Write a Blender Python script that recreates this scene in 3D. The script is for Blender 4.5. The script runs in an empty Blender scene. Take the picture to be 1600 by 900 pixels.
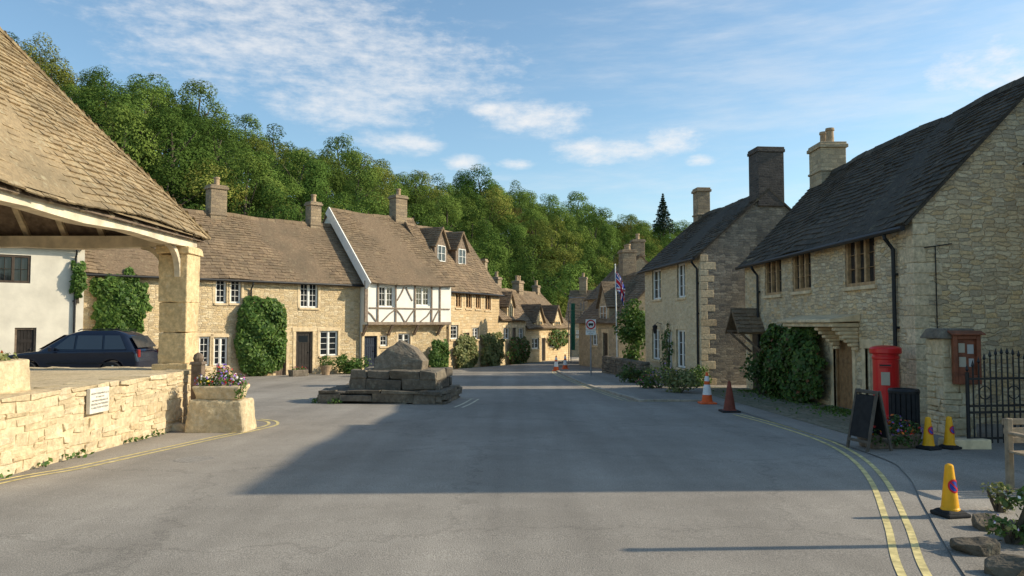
import bpy, bmesh, math, random
import numpy as np
from mathutils import Vector, Matrix
from mathutils.geometry import tessellate_polygon
R=random.Random(7); rng=np.random.default_rng(7)
scn=bpy.context.scene; C=scn.collection
F=1180.0; PIT=math.atan(55/F); cp,sp=math.cos(PIT),math.sin(PIT); CH=1.7; PZ=.016
def ray(px,py):
    a=(px-800)/F; b=-(py-450)/F
    return Vector((a,cp-b*sp,sp+b*cp))
def at(px,py,Y):
    d=ray(px,py); t=Y/d.y
    return Vector((d.x*t,Y,CH+d.z*t))
def gz(x,y): return -.02*y
def GP(px,py,dz=0):
    d=ray(px,py); t=(CH-dz)/(-.02*d.y-d.z)
    return Vector((d.x*t,d.y*t,CH+d.z*t))
def zat(py,Y): return at(800,py,Y).z
# ---------------------------------------------------------------- materials
class NT:
    def __init__(s,name):
        s.mat=bpy.data.materials.new(name); s.mat.use_nodes=True
        s.t=s.mat.node_tree; s.b=s.t.nodes['Principled BSDF']; s.b.inputs['Roughness'].default_value=.85
        s.b.inputs['Specular IOR Level'].default_value=.25
    def n(s,ty,_p=None,**kw):
        nd=s.t.nodes.new('ShaderNode'+ty)
        for k,v in (_p or {}).items(): setattr(nd,k,v)
        for k,v in kw.items(): nd.inputs[k.replace('_',' ')].default_value=v
        return nd
    def l(s,a,b): s.t.links.new(a,b)
    def ramp(s,src,stops,interp='LINEAR'):
        r=s.t.nodes.new('ShaderNodeValToRGB'); r.color_ramp.interpolation=interp
        e=r.color_ramp.elements
        while len(e)<len(stops): e.new(.5)
        for el,(p,c) in zip(e,stops): el.position=p; el.color=(c[0],c[1],c[2],1) if not isinstance(c,(int,float)) else (c,c,c,1)
        s.l(src,r.inputs[0]); return r.outputs[0]
    def mix(s,fac,a,b,mode='MIX'):
        m=s.t.nodes.new('ShaderNodeMixRGB'); m.blend_type=mode
        for i,x in zip((0,1,2),(fac,a,b)):
            if hasattr(x,'is_output'): s.l(x,m.inputs[i])
            elif i==0: m.inputs[0].default_value=x
            else: m.inputs[i].default_value=(x[0],x[1],x[2],1)
        return m.outputs[0]
    def math(s,op,a,b=0,c=None):
        m=s.t.nodes.new('ShaderNodeMath'); m.operation=op
        for i,x in enumerate((a,b,c)):
            if x is None: continue
            if hasattr(x,'is_output'): s.l(x,m.inputs[i])
            else: m.inputs[i].default_value=x
        return m.outputs[0]
    def noise(s,vec,scale,detail=3,rough=.55):
        n=s.n('TexNoise',Scale=scale,Detail=detail,Roughness=rough)
        if vec is not None: s.l(vec,n.inputs['Vector'])
        return n
    def bump(s,h,st=.5,dist=.02):
        b=s.n('Bump',Strength=st,Distance=dist); s.l(h,b.inputs['Height']); s.l(b.outputs[0],s.b.inputs['Normal'])
    def col(s,c): s.l(c,s.b.inputs['Base Color'])
def plain(name,c,rough=.6,var=.25,scale=6,metal=0,bump=.15,spec=.3):
    k=NT(name); tc=k.n('TexCoord'); n=k.noise(tc.outputs['Object'],scale,4)
    lo=[x*(1-var) for x in c]; hi=[min(1,x*(1+var)) for x in c]
    k.col(k.ramp(n.outputs[0],[(.3,lo),(.7,hi)])); k.b.inputs['Roughness'].default_value=rough
    k.b.inputs['Metallic'].default_value=metal; k.b.inputs['Specular IOR Level'].default_value=spec
    if bump: 
        n2=k.noise(tc.outputs['Object'],scale*6,3); k.bump(n2.outputs[0],bump,.01)
    return k.mat
def warp(k,uv,scale,amt):
    n=k.noise(uv,scale,2); v=k.n('VectorMath',{'operation':'SUBTRACT'}); k.l(n.outputs['Color'],v.inputs[0]); v.inputs[1].default_value=(.5,.5,.5)
    m=k.n('VectorMath',{'operation':'MULTIPLY'}); k.l(v.outputs[0],m.inputs[0]); m.inputs[1].default_value=(amt,amt,0)
    a=k.n('VectorMath',{'operation':'ADD'}); k.l(uv,a.inputs[0]); k.l(m.outputs[0],a.inputs[1]); return a.outputs[0]
def stone(name,tones,mortar,bw=.24,rh=.09,ms=.013,weather=(.12,.11,.1),wamt=.5,bump=.8,brick=False,rnd=.72,mott=0):
    """brick=False: irregular coursed rubble; True: squared blocks"""
    k=NT(name); tc=k.n('TexCoord'); uv=tc.outputs['UV']
    st=[(i/(len(tones)-1),t) for i,t in enumerate(tones)]
    n3=k.noise(uv,16,4,.65)
    if brick:
        b=k.n('TexBrick',{'offset':.43,'squash':.62,'squash_frequency':3},Scale=1.0); k.l(warp(k,warp(k,uv,1.3,.18),7,.05),b.inputs['Vector'])
        b.inputs['Color1'].default_value=(0,0,0,1); b.inputs['Color2'].default_value=(1,1,1,1); b.inputs['Mortar'].default_value=(.5,.5,.5,1)
        b.inputs['Mortar Size'].default_value=ms; b.inputs['Mortar Smooth'].default_value=.5
        b.inputs['Brick Width'].default_value=bw; b.inputs['Row Height'].default_value=rh; b.inputs['Bias'].default_value=0
        cell=b.outputs['Color']; mfac=b.outputs['Fac']
    else:
        wv=warp(k,warp(k,uv,1.1,.14),6,.07); mp=k.n('Mapping'); k.l(wv,mp.inputs[0]); mp.inputs['Scale'].default_value=(1/bw,1/rh,1)
        v=k.n('TexVoronoi',{'voronoi_dimensions':'2D','feature':'F1','distance':'MINKOWSKI'},Scale=1,Randomness=rnd,Exponent=5.0); k.l(mp.outputs[0],v.inputs['Vector'])
        v2=k.n('TexVoronoi',{'voronoi_dimensions':'2D','feature':'F2','distance':'MINKOWSKI'},Scale=1,Randomness=rnd,Exponent=5.0); k.l(mp.outputs[0],v2.inputs['Vector'])
        sp_=k.n('SeparateColor'); k.l(v.outputs['Color'],sp_.inputs[0]); cell=sp_.outputs[0]
        dd=k.math('SUBTRACT',v2.outputs['Distance'],v.outputs['Distance'])
        dd=k.math('ADD',dd,k.math('MULTIPLY',k.math('SUBTRACT',n3.outputs[0],.5),.24))
        mfac=k.ramp(dd,[(.0,.9),(.17,0)])
    base=k.ramp(cell,st)
    base=k.mix(1,base,k.ramp(n3.outputs[0],[(.25,.62),(.75,1.26)]),'MULTIPLY')
    base=k.mix(mfac,base,mortar)
    n4=k.noise(uv,.55,4,.7); w=k.ramp(n4.outputs[0],[(.42,0),(.72,wamt)])
    base=k.mix(w,base,weather)
    if mott:
        n6=k.noise(uv,2.3,5,.75); base=k.mix(k.ramp(n6.outputs[0],[(.52,0),(.66,mott)]),base,tuple(c*.75 for c in weather))
    n5=k.noise(uv,60,2,.7); base=k.mix(.5,base,k.ramp(n5.outputs[0],[(.3,.6),(.7,1.35)]),'MULTIPLY')
    k.col(base); k.b.inputs['Roughness'].default_value=.92
    h=k.math('SUBTRACT',k.math('MULTIPLY',n3.outputs[0],.7),k.math('MULTIPLY',mfac,.9))
    h=k.math('ADD',h,k.math('MULTIPLY',cell,.6))
    k.bump(h,bump,.03); return k.mat
def island(name,tones,dirt=(.05,.05,.04),damt=.6,sc=1.2,fine=22,bump=.6,lichen=None,lo=.5,hi=1.35):
    k=NT(name); ge=k.n('NewGeometry'); tc=k.n('TexCoord'); ob=tc.outputs['Object']
    st=[(i/(len(tones)-1),t) for i,t in enumerate(tones)]
    base=k.ramp(ge.outputs['Random Per Island'],st)
    n=k.noise(ob,fine,4,.7); base=k.mix(1,base,k.ramp(n.outputs[0],[(.25,lo),(.75,hi)]),'MULTIPLY')
    n2=k.noise(ob,sc,4,.7); base=k.mix(k.ramp(n2.outputs[0],[(.42,0),(.7,damt)]),base,dirt)
    if lichen:
        n3=k.noise(ob,5,4,.7); base=k.mix(k.ramp(n3.outputs[0],[(.58,0),(.68,.55)]),base,lichen)
    k.col(base); k.b.inputs['Roughness'].default_value=.93
    k.bump(n.outputs[0],bump,.02); return k.mat
def leafm(name,tones,obj=.25,warm=(.14,.13,.02),tl=.25):
    k=NT(name); ge=k.n('NewGeometry'); oi=k.n('ObjectInfo')
    st=[(i/(len(tones)-1),t) for i,t in enumerate(tones)]
    base=k.ramp(ge.outputs['Random Per Island'],st)
    if obj:
        base=k.mix(k.math('MULTIPLY',oi.outputs['Random'],obj),base,warm)
        sc=k.math('MULTIPLY_ADD',k.math('FRACT',k.math('MULTIPLY',oi.outputs['Random'],7.31)),.6,.74)
        hv=k.n('HueSaturation'); k.l(base,hv.inputs['Color']); k.l(sc,hv.inputs['Value']); base=hv.outputs[0]
        d=k.n('BsdfDiffuse')
        k.l(base,d.inputs['Color']); sh=d.outputs[0]
    else:
        k.col(base); k.b.inputs['Roughness'].default_value=.55; sh=k.b.outputs[0]
    tr=k.n('BsdfTranslucent'); k.l(base,tr.inputs['Color'])
    mx=k.n('MixShader'); mx.inputs[0].default_value=tl
    k.l(sh,mx.inputs[1]); k.l(tr.outputs[0],mx.inputs[2])
    k.l(mx.outputs[0],k.t.nodes['Material Output'].inputs['Surface']); return k.mat
def asphalt(name,lo,hi,scale=90):
    k=NT(name); tc=k.n('TexCoord'); ob=tc.outputs['Object']
    n1=k.noise(ob,.3,3,.6); n2=k.noise(ob,scale,2,.6); n3=k.noise(ob,2.2,4,.7)
    base=k.ramp(n1.outputs[0],[(.35,lo),(.65,hi)])
    base=k.mix(1,base,k.ramp(n3.outputs[0],[(.25,.9),(.75,1.09)]),'MULTIPLY')
    base=k.mix(1,base,k.ramp(n2.outputs[0],[(.3,.62),(.5,1),(.72,1.42)]),'MULTIPLY')
    v=k.n('TexVoronoi',{'feature':'DISTANCE_TO_EDGE'},Scale=.24); 
    ad=k.n('VectorMath',{'operation':'ADD'}); k.l(ob,ad.inputs[0]); k.l(n3.outputs['Color'],ad.inputs[1]); k.l(ad.outputs[0],v.inputs['Vector'])
    crack=k.ramp(v.outputs['Distance'],[(0,.8),(.01,1)]); base=k.mix(1,base,crack,'MULTIPLY')
    mp=k.n('Mapping'); k.l(ob,mp.inputs[0]); mp.inputs['Scale'].default_value=(1.1,.06,1); n4=k.noise(mp.outputs[0],1,3)
    base=k.mix(1,base,k.ramp(n4.outputs[0],[(.3,.82),(.7,1.14)]),'MULTIPLY')
    k.col(base); k.b.inputs['Roughness'].default_value=.9; k.bump(n2.outputs[0],.5,.01); return k.mat
m_stoneA=stone('cotswold_stone_warm',[(.66,.48,.25),(.78,.60,.35),(.54,.40,.23),(.82,.67,.43),(.71,.52,.28)],(.69,.53,.33),weather=(.42,.32,.2),wamt=.4,mott=.25)
m_stoneC=stone('cotswold_stone_golden',[(.68,.48,.25),(.75,.55,.31),(.62,.44,.23),(.79,.62,.38)],(.64,.49,.3),bw=.42,rh=.17,weather=(.36,.26,.155),wamt=.3,brick=True)
m_stoneH=stone('rubble_stone_house',[(.70,.49,.25),(.84,.65,.39),(.47,.37,.25),(.86,.71,.47),(.78,.55,.28),(.58,.45,.29),(.84,.69,.45),(.73,.54,.31)],(.76,.59,.37),weather=(.46,.36,.24),wamt=.42,bump=.9,mott=.35)
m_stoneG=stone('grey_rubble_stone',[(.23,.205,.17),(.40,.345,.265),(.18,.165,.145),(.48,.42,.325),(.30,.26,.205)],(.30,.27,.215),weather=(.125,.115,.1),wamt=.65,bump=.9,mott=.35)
m_stoneG2=stone('cream_rubble_stone',[(.74,.56,.33),(.84,.68,.43),(.68,.52,.31),(.86,.72,.49)],(.77,.61,.4),weather=(.46,.36,.23),wamt=.3)
m_stoneF=stone('far_stone',[(.46,.36,.22),(.60,.47,.3),(.40,.32,.21),(.66,.53,.35)],(.5,.4,.26),weather=(.25,.2,.145),wamt=.5,brick=True,bw=.36,rh=.14)
m_stoneCh=stone('weathered_chimney_stone',[(.32,.235,.15),(.43,.32,.2),(.27,.2,.135),(.49,.37,.24)],(.34,.265,.18),weather=(.15,.125,.095),wamt=.6,brick=True,bw=.34,rh=.15)
m_dress=plain('dressed_stone',(.70,.54,.33),.9,.26,5,bump=.4)
m_block=island('platform_stone_block',[(.69,.54,.33),(.74,.60,.38),(.61,.48,.29),(.77,.63,.42),(.66,.5,.29)],(.38,.3,.19),.6,1.7,12,1.1,lichen=(.7,.63,.48),lo=.58,hi=1.25)
m_pillar=island('golden_pillar_stone',[(.71,.52,.27),(.77,.59,.34),(.67,.49,.26)],(.44,.34,.19),.6,2.2,12,1.0,lichen=(.74,.63,.43),lo=.6)
m_mort=plain('lime_mortar',(.62,.49,.31),.95,.25,9,bump=.5)
m_pave=stone('platform_paving',[(.64,.52,.33),(.73,.6,.4),(.67,.54,.35)],(.48,.38,.24),bw=.7,rh=.5,ms=.02,weather=(.4,.32,.2),wamt=.5,bump=.4,brick=True)
m_crossst=island('weathered_cross_stone',[(.18,.15,.108),(.25,.205,.15),(.15,.128,.1),(.28,.235,.17)],(.075,.066,.055),.7,1.3,9,1.3,lichen=(.33,.3,.22))
m_darkst=island('dark_edging_stone',[(.13,.105,.075),(.18,.145,.1)],(.06,.052,.04),.7,3,14,1.2,lichen=(.22,.2,.14))
m_tileM=island('market_roof_tile',[(.34,.245,.135),(.42,.31,.175),(.29,.21,.12),(.455,.345,.2),(.375,.27,.15)],(.18,.145,.09),.62,1.0,14,.8,lichen=(.46,.41,.27),lo=.62,hi=1.28)
m_tileA=island('brown_stone_tile',[(.22,.155,.093),(.285,.2,.125),(.19,.134,.086),(.32,.228,.14)],(.105,.084,.057),.6,.7,12,.8,lichen=(.29,.24,.15),lo=.6,hi=1.28)
m_tileH=island('dark_stone_tile',[(.082,.068,.052),(.12,.098,.074),(.066,.056,.045),(.14,.115,.085)],(.045,.04,.03),.55,.9,12,.8,lichen=(.17,.15,.095))
m_white=plain('white_paint',(.84,.82,.76),.5,.08,5)
m_plaster=plain('white_render',(.84,.82,.74),.9,.08,2.0,bump=.3)
m_crender=plain('cream_render',(.72,.66,.54),.9,.14,1.4,bump=.3)
m_oak=plain('weathered_oak',(.46,.29,.145),.75,.35,9,bump=.4)
m_timber=plain('grey_timber',(.19,.14,.10),.8,.4,8,bump=.4)
m_brace=plain('faded_brown_timber',(.27,.205,.15),.8,.35,8,bump=.4)
m_dkwood=plain('dark_window_wood',(.075,.055,.04),.7,.3,8,bump=.3)
m_pale=plain('pale_beam_wood',(.60,.49,.33),.8,.3,7,bump=.4)
m_lime=plain('limewashed_timber',(.70,.60,.44),.85,.3,3,bump=.4)
m_dark=plain('dark_door_paint',(.03,.024,.02),.5,.3,6)
m_navy=plain('navy_door_paint',(.02,.03,.05),.45,.3,6)
m_black=plain('black_iron',(.012,.012,.013),.5,.3,12,spec=.4)
m_brick=stone('dark_chimney_brick',[(.07,.06,.055),(.13,.108,.092),(.095,.08,.072),(.16,.135,.115)],(.14,.125,.11),bw=.26,rh=.09,weather=(.045,.042,.04),wamt=.6,brick=True)
m_terra=plain('terracotta_pot',(.40,.28,.17),.85,.3,8)
k=NT('window_glass'); k.b.inputs['Base Color'].default_value=(.018,.022,.026,1); k.b.inputs['Roughness'].default_value=.06; k.b.inputs['Specular IOR Level'].default_value=.6
tc=k.n('TexCoord'); nn=k.noise(tc.outputs['Object'],3,2); k.bump(nn.outputs[0],.12,.02); m_glass=k.mat
m_road=asphalt('worn_asphalt',(.265,.235,.196),(.33,.294,.247))
m_pavement=asphalt('pavement_asphalt',(.255,.225,.186),(.325,.29,.243),70)
m_ground=plain('rough_grass_ground',(.05,.065,.02),.95,.5,.8,bump=.5)
m_hill=plain('woodland_floor',(.034,.052,.014),.95,.6,.25,bump=.5)
m_cobble=stone('mossy_cobbles',[(.26,.225,.165),(.33,.285,.205),(.22,.2,.135),(.3,.26,.18)],(.15,.14,.08),bw=.26,rh=.2,weather=(.125,.135,.06),wamt=.6)
m_yel=plain('faded_yellow_paint',(.66,.54,.24),.85,.35,9,bump=.3)
m_yelf=plain('worn_yellow_paint',(.54,.46,.24),.85,.35,5,bump=.3)
m_wline=plain('faded_white_paint',(.6,.55,.4),.85,.3,9,bump=.3)
m_kerb=plain('kerb_stone',(.38,.33,.26),.9,.3,4,bump=.4)
m_iron=plain('worn_iron_cover',(.31,.28,.24),.8,.3,30,bump=.5)
def sc3(l,f): return [tuple(min(1,c*f) for c in t) for t in l]
L_dark=leafm('leaves_dark_green',[(.056,.108,.024),(.066,.122,.028),(.078,.136,.032)],.16,(.18,.18,.04))
L_mid=leafm('leaves_mid_green',[(.095,.162,.034),(.112,.182,.04),(.13,.2,.046)],.22,(.25,.24,.055))
L_light=leafm('leaves_yellow_green',[(.145,.188,.04),(.17,.208,.046),(.2,.22,.054)],.3,(.32,.26,.065))
L_rust=leafm('leaves_russet',[(.19,.14,.05),(.22,.16,.055),(.18,.15,.045)],.2,(.24,.15,.05))
L_con=leafm('needles_dark',[(.02,.04,.02),(.03,.058,.024)],0)
L_ivy=leafm('ivy_leaves',sc3([(.03,.07,.014),(.055,.11,.02),(.09,.155,.03),(.125,.18,.038)],1.35),0)
L_ivyd=leafm('dark_creeper_leaves',sc3([(.022,.05,.013),(.04,.08,.018),(.068,.10,.024),(.06,.055,.025)],1.7),0)
L_herb=leafm('herb_leaves',sc3([(.04,.082,.016),(.068,.122,.024),(.10,.155,.032)],1.4),0)
L_pale=leafm('pale_climber_leaves',sc3([(.10,.13,.04),(.18,.20,.07),(.26,.25,.10),(.07,.11,.03)],1.25),0)
L_red=leafm('red_creeper_leaves',sc3([(.08,.11,.03),(.16,.09,.035),(.24,.085,.04),(.06,.11,.025),(.09,.13,.03)],1.2),0)
m_bark=plain('tree_bark',(.085,.07,.05),.95,.4,5,bump=.6)
def petal(n,c): return plain(n,c,.6,.15,8,bump=0)
m_pink=petal('pink_petals',(.6,.14,.3)); m_purp=petal('purple_petals',(.26,.15,.52)); m_redp=petal('red_petals',(.6,.035,.025)); m_wht=petal('white_petals',(.78,.75,.7)); m_yelp=petal('yellow_petals',(.75,.55,.06)); m_orp=petal('orange_petals',(.8,.2,.025))
m_postred=plain('post_box_red',(.68,.014,.016),.3,.08,4,bump=.05,spec=.5)
m_cream=plain('cream_paper',(.48,.42,.32),.8,.05,5,bump=0); m_paper=plain('white_paper',(.45,.43,.4),.8,.05,5,bump=0)
m_conyel=plain('yellow_cone_plastic',(.84,.40,.010),.45,.12,8,bump=.08)
m_conor=plain('orange_cone_plastic',(.75,.12,.025),.5,.15,8,bump=.08)
m_condark=plain('dirty_orange_plastic',(.20,.05,.03),.6,.3,8)
m_conwh=plain('white_reflective_sleeve',(.78,.77,.75),.4,.08,8,bump=0)
m_rub=plain('black_rubber',(.020,.020,.021),.8,.3,10)
m_blue=plain('sign_blue',(.02,.06,.36),.45,.05,5,bump=0); m_red=plain('sign_red',(.6,.015,.02),.45,.05,5,bump=0)
m_grey=plain('galvanised_grey',(.28,.29,.3),.5,.15,6,metal=.4)
m_car=plain('dark_blue_car_paint',(.008,.012,.026),.10,.1,3,bump=0,spec=.7)
m_carglass=plain('tinted_car_glass',(.03,.036,.043),.04,.05,3,bump=0,spec=1.0)
m_alloy=plain('alloy_wheel',(.4,.41,.42),.3,.1,6,metal=.8,bump=0)
m_lampc=plain('clear_lamp_lens',(.6,.62,.65),.15,.05,5,bump=0,spec=.6); m_lampr=plain('red_lamp_lens',(.22,.01,.01),.2,.1,5,bump=0,spec=.6)
m_wood2=plain('notice_board_wood',(.21,.068,.033),.5,.35,9,bump=.3)
m_door2=plain('brown_door_wood',(.28,.155,.07),.6,.35,9,bump=.3)
m_bench=plain('silvered_bench_wood',(.32,.25,.17),.85,.3,10,bump=.4)
m_aframe=plain('dark_board_frame',(.11,.09,.07),.8,.3,10,bump=.3)
m_net=plain('green_debris_netting',(.07,.27,.17),.8,.4,14)
m_fblue=plain('flag_blue',(.03,.05,.32),.8,.1,5,bump=0); m_fred=plain('flag_red',(.65,.02,.04),.8,.1,5,bump=0); m_fwh=plain('flag_white',(.85,.85,.84),.8,.05,5,bump=0)
m_plaque=plain('pale_plaque',(.70,.66,.56),.7,.15,10)
m_ink=plain('dark_lettering',(.05,.045,.04),.8,.1,5,bump=0)
m_quoin=island('quoin_stone',[(.72,.56,.35),(.80,.65,.43),(.64,.49,.30)],(.42,.33,.22),.5,1.2,14,.8)
# ---------------------------------------------------------------- mesh helpers
clouds={}
def roughen(o,levels=2,strength=.05,size=.25):
    """weather a stone object: finer faces pushed in and out by a cloud noise"""
    if size not in clouds:
        t=bpy.data.textures.new('stone_relief','CLOUDS'); t.noise_scale=size; t.noise_depth=3; clouds[size]=t
    s=o.modifiers.new('Subdivide','SUBSURF'); s.subdivision_type='SIMPLE'; s.levels=levels; s.render_levels=levels
    d=o.modifiers.new('Relief','DISPLACE'); d.texture=clouds[size]; d.texture_coords='LOCAL'; d.strength=strength; d.mid_level=.5
    return o
class MB:
    def __init__(s): s.v=[]; s.f=[]; s.mi=[]; s.m=0
    def face(s,pts):
        i=len(s.v); s.v+=[tuple(p) for p in pts]; s.f.append(tuple(range(i,i+len(pts)))); s.mi.append(s.m)
    def hexa(s,p):
        i=len(s.v); s.v+=[tuple(q) for q in p]
        for f in ((3,2,1,0),(4,5,6,7),(0,1,5,4),(1,2,6,5),(2,3,7,6),(3,0,4,7)):
            s.f.append(tuple(i+q for q in f)); s.mi.append(s.m)
    def box(s,x0,y0,z0,x1,y1,z1,j=0):
        p=[(x0,y0,z0),(x1,y0,z0),(x1,y1,z0),(x0,y1,z0),(x0,y0,z1),(x1,y0,z1),(x1,y1,z1),(x0,y1,z1)]
        if j: p=[tuple(c+R.uniform(-j,j) for c in q) for q in p]
        s.hexa(p)
    def obox(s,c,U,V,W,a,b,h,j=0):
        c=Vector(c); p=[]
        for k in (-1,1):
            for (x,y) in ((-1,-1),(1,-1),(1,1),(-1,1)):
                q=c+U*(x*a)+V*(y*b)+W*(k*h)
                if j: q=q+Vector((R.uniform(-j,j),R.uniform(-j,j),R.uniform(-j,j)))
                p.append(q)
        s.hexa(p)
    def bar(s,p0,p1,w,d,up=(0,1,0)):
        p0=Vector(p0);p1=Vector(p1); t=(p1-p0); L=t.length; t.normalize(); up=Vector(up)
        b=t.cross(up).normalized(); n=b.cross(t)
        s.obox((p0+p1)/2,t,b,n,L/2,w/2,d/2)
    def tube(s,pts,r,n=8,cap=True):
        pts=[Vector(p) for p in pts]; 
        if not isinstance(r,(list,tuple)): r=[r]*len(pts)
        base=len(s.v)
        for i,p in enumerate(pts):
            t=(pts[min(i+1,len(pts)-1)]-pts[max(i-1,0)]).normalized()
            a=Vector((0,0,1)) if abs(t.z)<.9 else Vector((1,0,0))
            b=t.cross(a).normalized(); c=b.cross(t)
            for q in range(n):
                th=2*math.pi*q/n; s.v.append(tuple(p+(b*math.cos(th)+c*math.sin(th))*r[i]))
        for i in range(len(pts)-1):
            for q in range(n):
                a=base+i*n+q; b2=base+i*n+(q+1)%n
                s.f.append((a,a+n,b2+n,b2)); s.mi.append(s.m)
        if cap:
            s.f.append(tuple(base+q for q in range(n))); s.mi.append(s.m)
            s.f.append(tuple(base+(len(pts)-1)*n+q for q in reversed(range(n)))); s.mi.append(s.m)
    def lathe(s,prof,cx=0,cy=0,n=20,z=0):
        base=len(s.v)
        for (r,h) in prof:
            for q in range(n):
                th=2*math.pi*q/n; s.v.append((cx+r*math.cos(th),cy+r*math.sin(th),z+h))
        for i in range(len(prof)-1):
            for q in range(n):
                a=base+i*n+q; b=base+i*n+(q+1)%n
                s.f.append((a,b,b+n,a+n)); s.mi.append(s.m)
        s.f.append(tuple(base+q for q in reversed(range(n)))); s.mi.append(s.m)
        s.f.append(tuple(base+(len(prof)-1)*n+q for q in range(n))); s.mi.append(s.m)
    def prism(s,poly,y0,y1,j=0):
        n=len(poly); i=len(s.v)
        a=[(x+R.uniform(-j,j),y0+R.uniform(-j,j),z) for x,z in poly]; b=[(x+R.uniform(-j,j),y1+R.uniform(-j,j),z) for x,z in poly]
        s.v+=a+b
        s.f.append(tuple(range(i,i+n))); s.f.append(tuple(range(i+2*n-1,i+n-1,-1)))
        s.mi+=[s.m,s.m]
        for q in range(n):
            s.f.append((i+(q+1)%n,i+q,i+n+q,i+n+(q+1)%n)); s.mi.append(s.m)
    def disc(s,c,U,V,r,n=24,r0=0):
        c=Vector(c)
        if r0==0: s.face([c+U*(r*math.cos(2*math.pi*q/n))+V*(r*math.sin(2*math.pi*q/n)) for q in range(n)])
        else:
            for q in range(n):
                a,b=2*math.pi*q/n,2*math.pi*(q+1)/n
                s.face([c+U*(r0*math.cos(a))+V*(r0*math.sin(a)),c+U*(r*math.cos(a))+V*(r*math.sin(a)),c+U*(r*math.cos(b))+V*(r*math.sin(b)),c+U*(r0*math.cos(b))+V*(r0*math.sin(b))])
    def build(s,name,mat,parent=None,smooth=False,bevel=0,seg=2,uv=True,fixn=False):
        me=bpy.data.meshes.new(name); me.from_pydata(s.v,[],s.f); 
        for m in (mat if isinstance(mat,list) else [mat]): me.materials.append(m)
        if isinstance(mat,list): me.polygons.foreach_set('material_index',s.mi)
        if fixn:
            bm=bmesh.new(); bm.from_mesh(me); bmesh.ops.recalc_face_normals(bm,faces=bm.faces); bm.to_mesh(me); bm.free()
        if smooth: me.polygons.foreach_set('use_smooth',[True]*len(me.polygons))
        if uv and me.polygons:
            ul=me.uv_layers.new(name='UVMap'); vs=me.vertices; buf=[0.0]*(2*len(me.loops))
            for p in me.polygons:
                n=p.normal
                if abs(n.z)>.97: t=Vector((1,0,0)); w=Vector((0,1,0))
                else:
                    t=Vector((-n.y,n.x,0)).normalized(); w=n.cross(t)
                for li in p.loop_indices:
                    co=vs[me.loops[li].vertex_index].co; buf[2*li]=co.dot(t); buf[2*li+1]=co.dot(w)
            ul.data.foreach_set('uv',buf)
        me.update()
        o=bpy.data.objects.new(name,me); C.objects.link(o)
        if parent: o.parent=parent
        if bevel:
            b=o.modifiers.new('Bevel','BEVEL'); b.width=bevel; b.segments=seg; b.limit_method='ANGLE'; b.angle_limit=.6
        return o
def tag(o,label=None,cat=None,group=None,kind=None):
    if label: o['label']=label
    if cat: o['category']=cat
    if group: o['group']=group
    if kind: o['kind']=kind
    return o
def empty(name,label,cat,loc=(0,0,0),rz=0,group=None):
    o=bpy.data.objects.new(name,None); C.objects.link(o); o.location=loc; o.rotation_euler=(0,0,rz); o.empty_display_size=.2
    return tag(o,label,cat,group)
def copy_tree(o,parent=None):
    c=o.copy(); C.objects.link(c)
    if parent: c.parent=parent
    for ch in list(o.children): copy_tree(ch,c)
    return c
def rock(mb,c,r,n=16,flat=1):
    bm=bmesh.new()
    for i in range(n):
        d=Vector((R.gauss(0,1),R.gauss(0,1),R.gauss(0,1))).normalized()*R.uniform(.85,1)
        d=Vector([math.copysign(abs(q)**.65,q) for q in d])
        bm.verts.new((c[0]+d.x*r[0],c[1]+d.y*r[1],c[2]+d.z*r[2]))
    res=bmesh.ops.convex_hull(bm,input=bm.verts)
    bmesh.ops.delete(bm,geom=[g for g in res['geom_unused'] if isinstance(g,bmesh.types.BMVert)],context='VERTS')
    bm.verts.ensure_lookup_table(); bm.verts.index_update()
    i=len(mb.v); mb.v+=[tuple(v.co) for v in bm.verts]
    for f in bm.faces: mb.f.append(tuple(i+v.index for v in f.verts)); mb.mi.append(mb.m)
    bm.free()
def leaf_obj(name,mat,P,Nn,size,parent=None,mats=None,probs=None,nz=.6):
    """many small leaf-shaped faces at points P with outward directions Nn"""
    P=np.asarray(P,float); Nn=np.asarray(Nn,float); n=len(P)
    nr=Nn+rng.normal(0,nz,(n,3)); nr/=np.linalg.norm(nr,axis=1)[:,None]+1e-9
    t=np.cross(nr,rng.normal(0,1,(n,3))); t/=np.linalg.norm(t,axis=1)[:,None]+1e-9
    b=np.cross(nr,t); s=(size*rng.uniform(.6,1.35,n))[:,None]
    V=np.stack([P-t*s*.6,P-b*s*.36+nr*s*.08,P+t*s*.6,P+b*s*.36+nr*s*.08],1).reshape(-1,3)
    me=bpy.data.meshes.new(name); me.vertices.add(4*n); me.vertices.foreach_set('co',V.ravel())
    me.loops.add(4*n); me.loops.foreach_set('vertex_index',np.arange(4*n,dtype=np.int32))
    me.polygons.add(n); me.polygons.foreach_set('loop_start',np.arange(0,4*n,4,dtype=np.int32))
    for m in (mats or [mat]): me.materials.append(m)
    if mats: me.polygons.foreach_set('material_index',rng.choice(len(mats),n,p=probs).astype(np.int32))
    me.update(calc_edges=True)
    o=bpy.data.objects.new(name,me); C.objects.link(o)
    if parent: o.parent=parent
    return o
def dirs(n):
    d=rng.normal(0,1,(n,3)); return d/np.linalg.norm(d,axis=1)[:,None]
def blobs_pts(blobs,dens,shell=.6):
    P=[];N=[]
    for (c,r) in blobs:
        n=int(dens*(r[0]*r[1]+r[1]*r[2]+r[0]*r[2])*4); d=dirs(max(n,4))
        q=rng.uniform(shell,1.05,(len(d),1)); P.append(np.array(c)+d*np.array(r)*q); N.append(d)
    return np.concatenate(P),np.concatenate(N)
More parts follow.
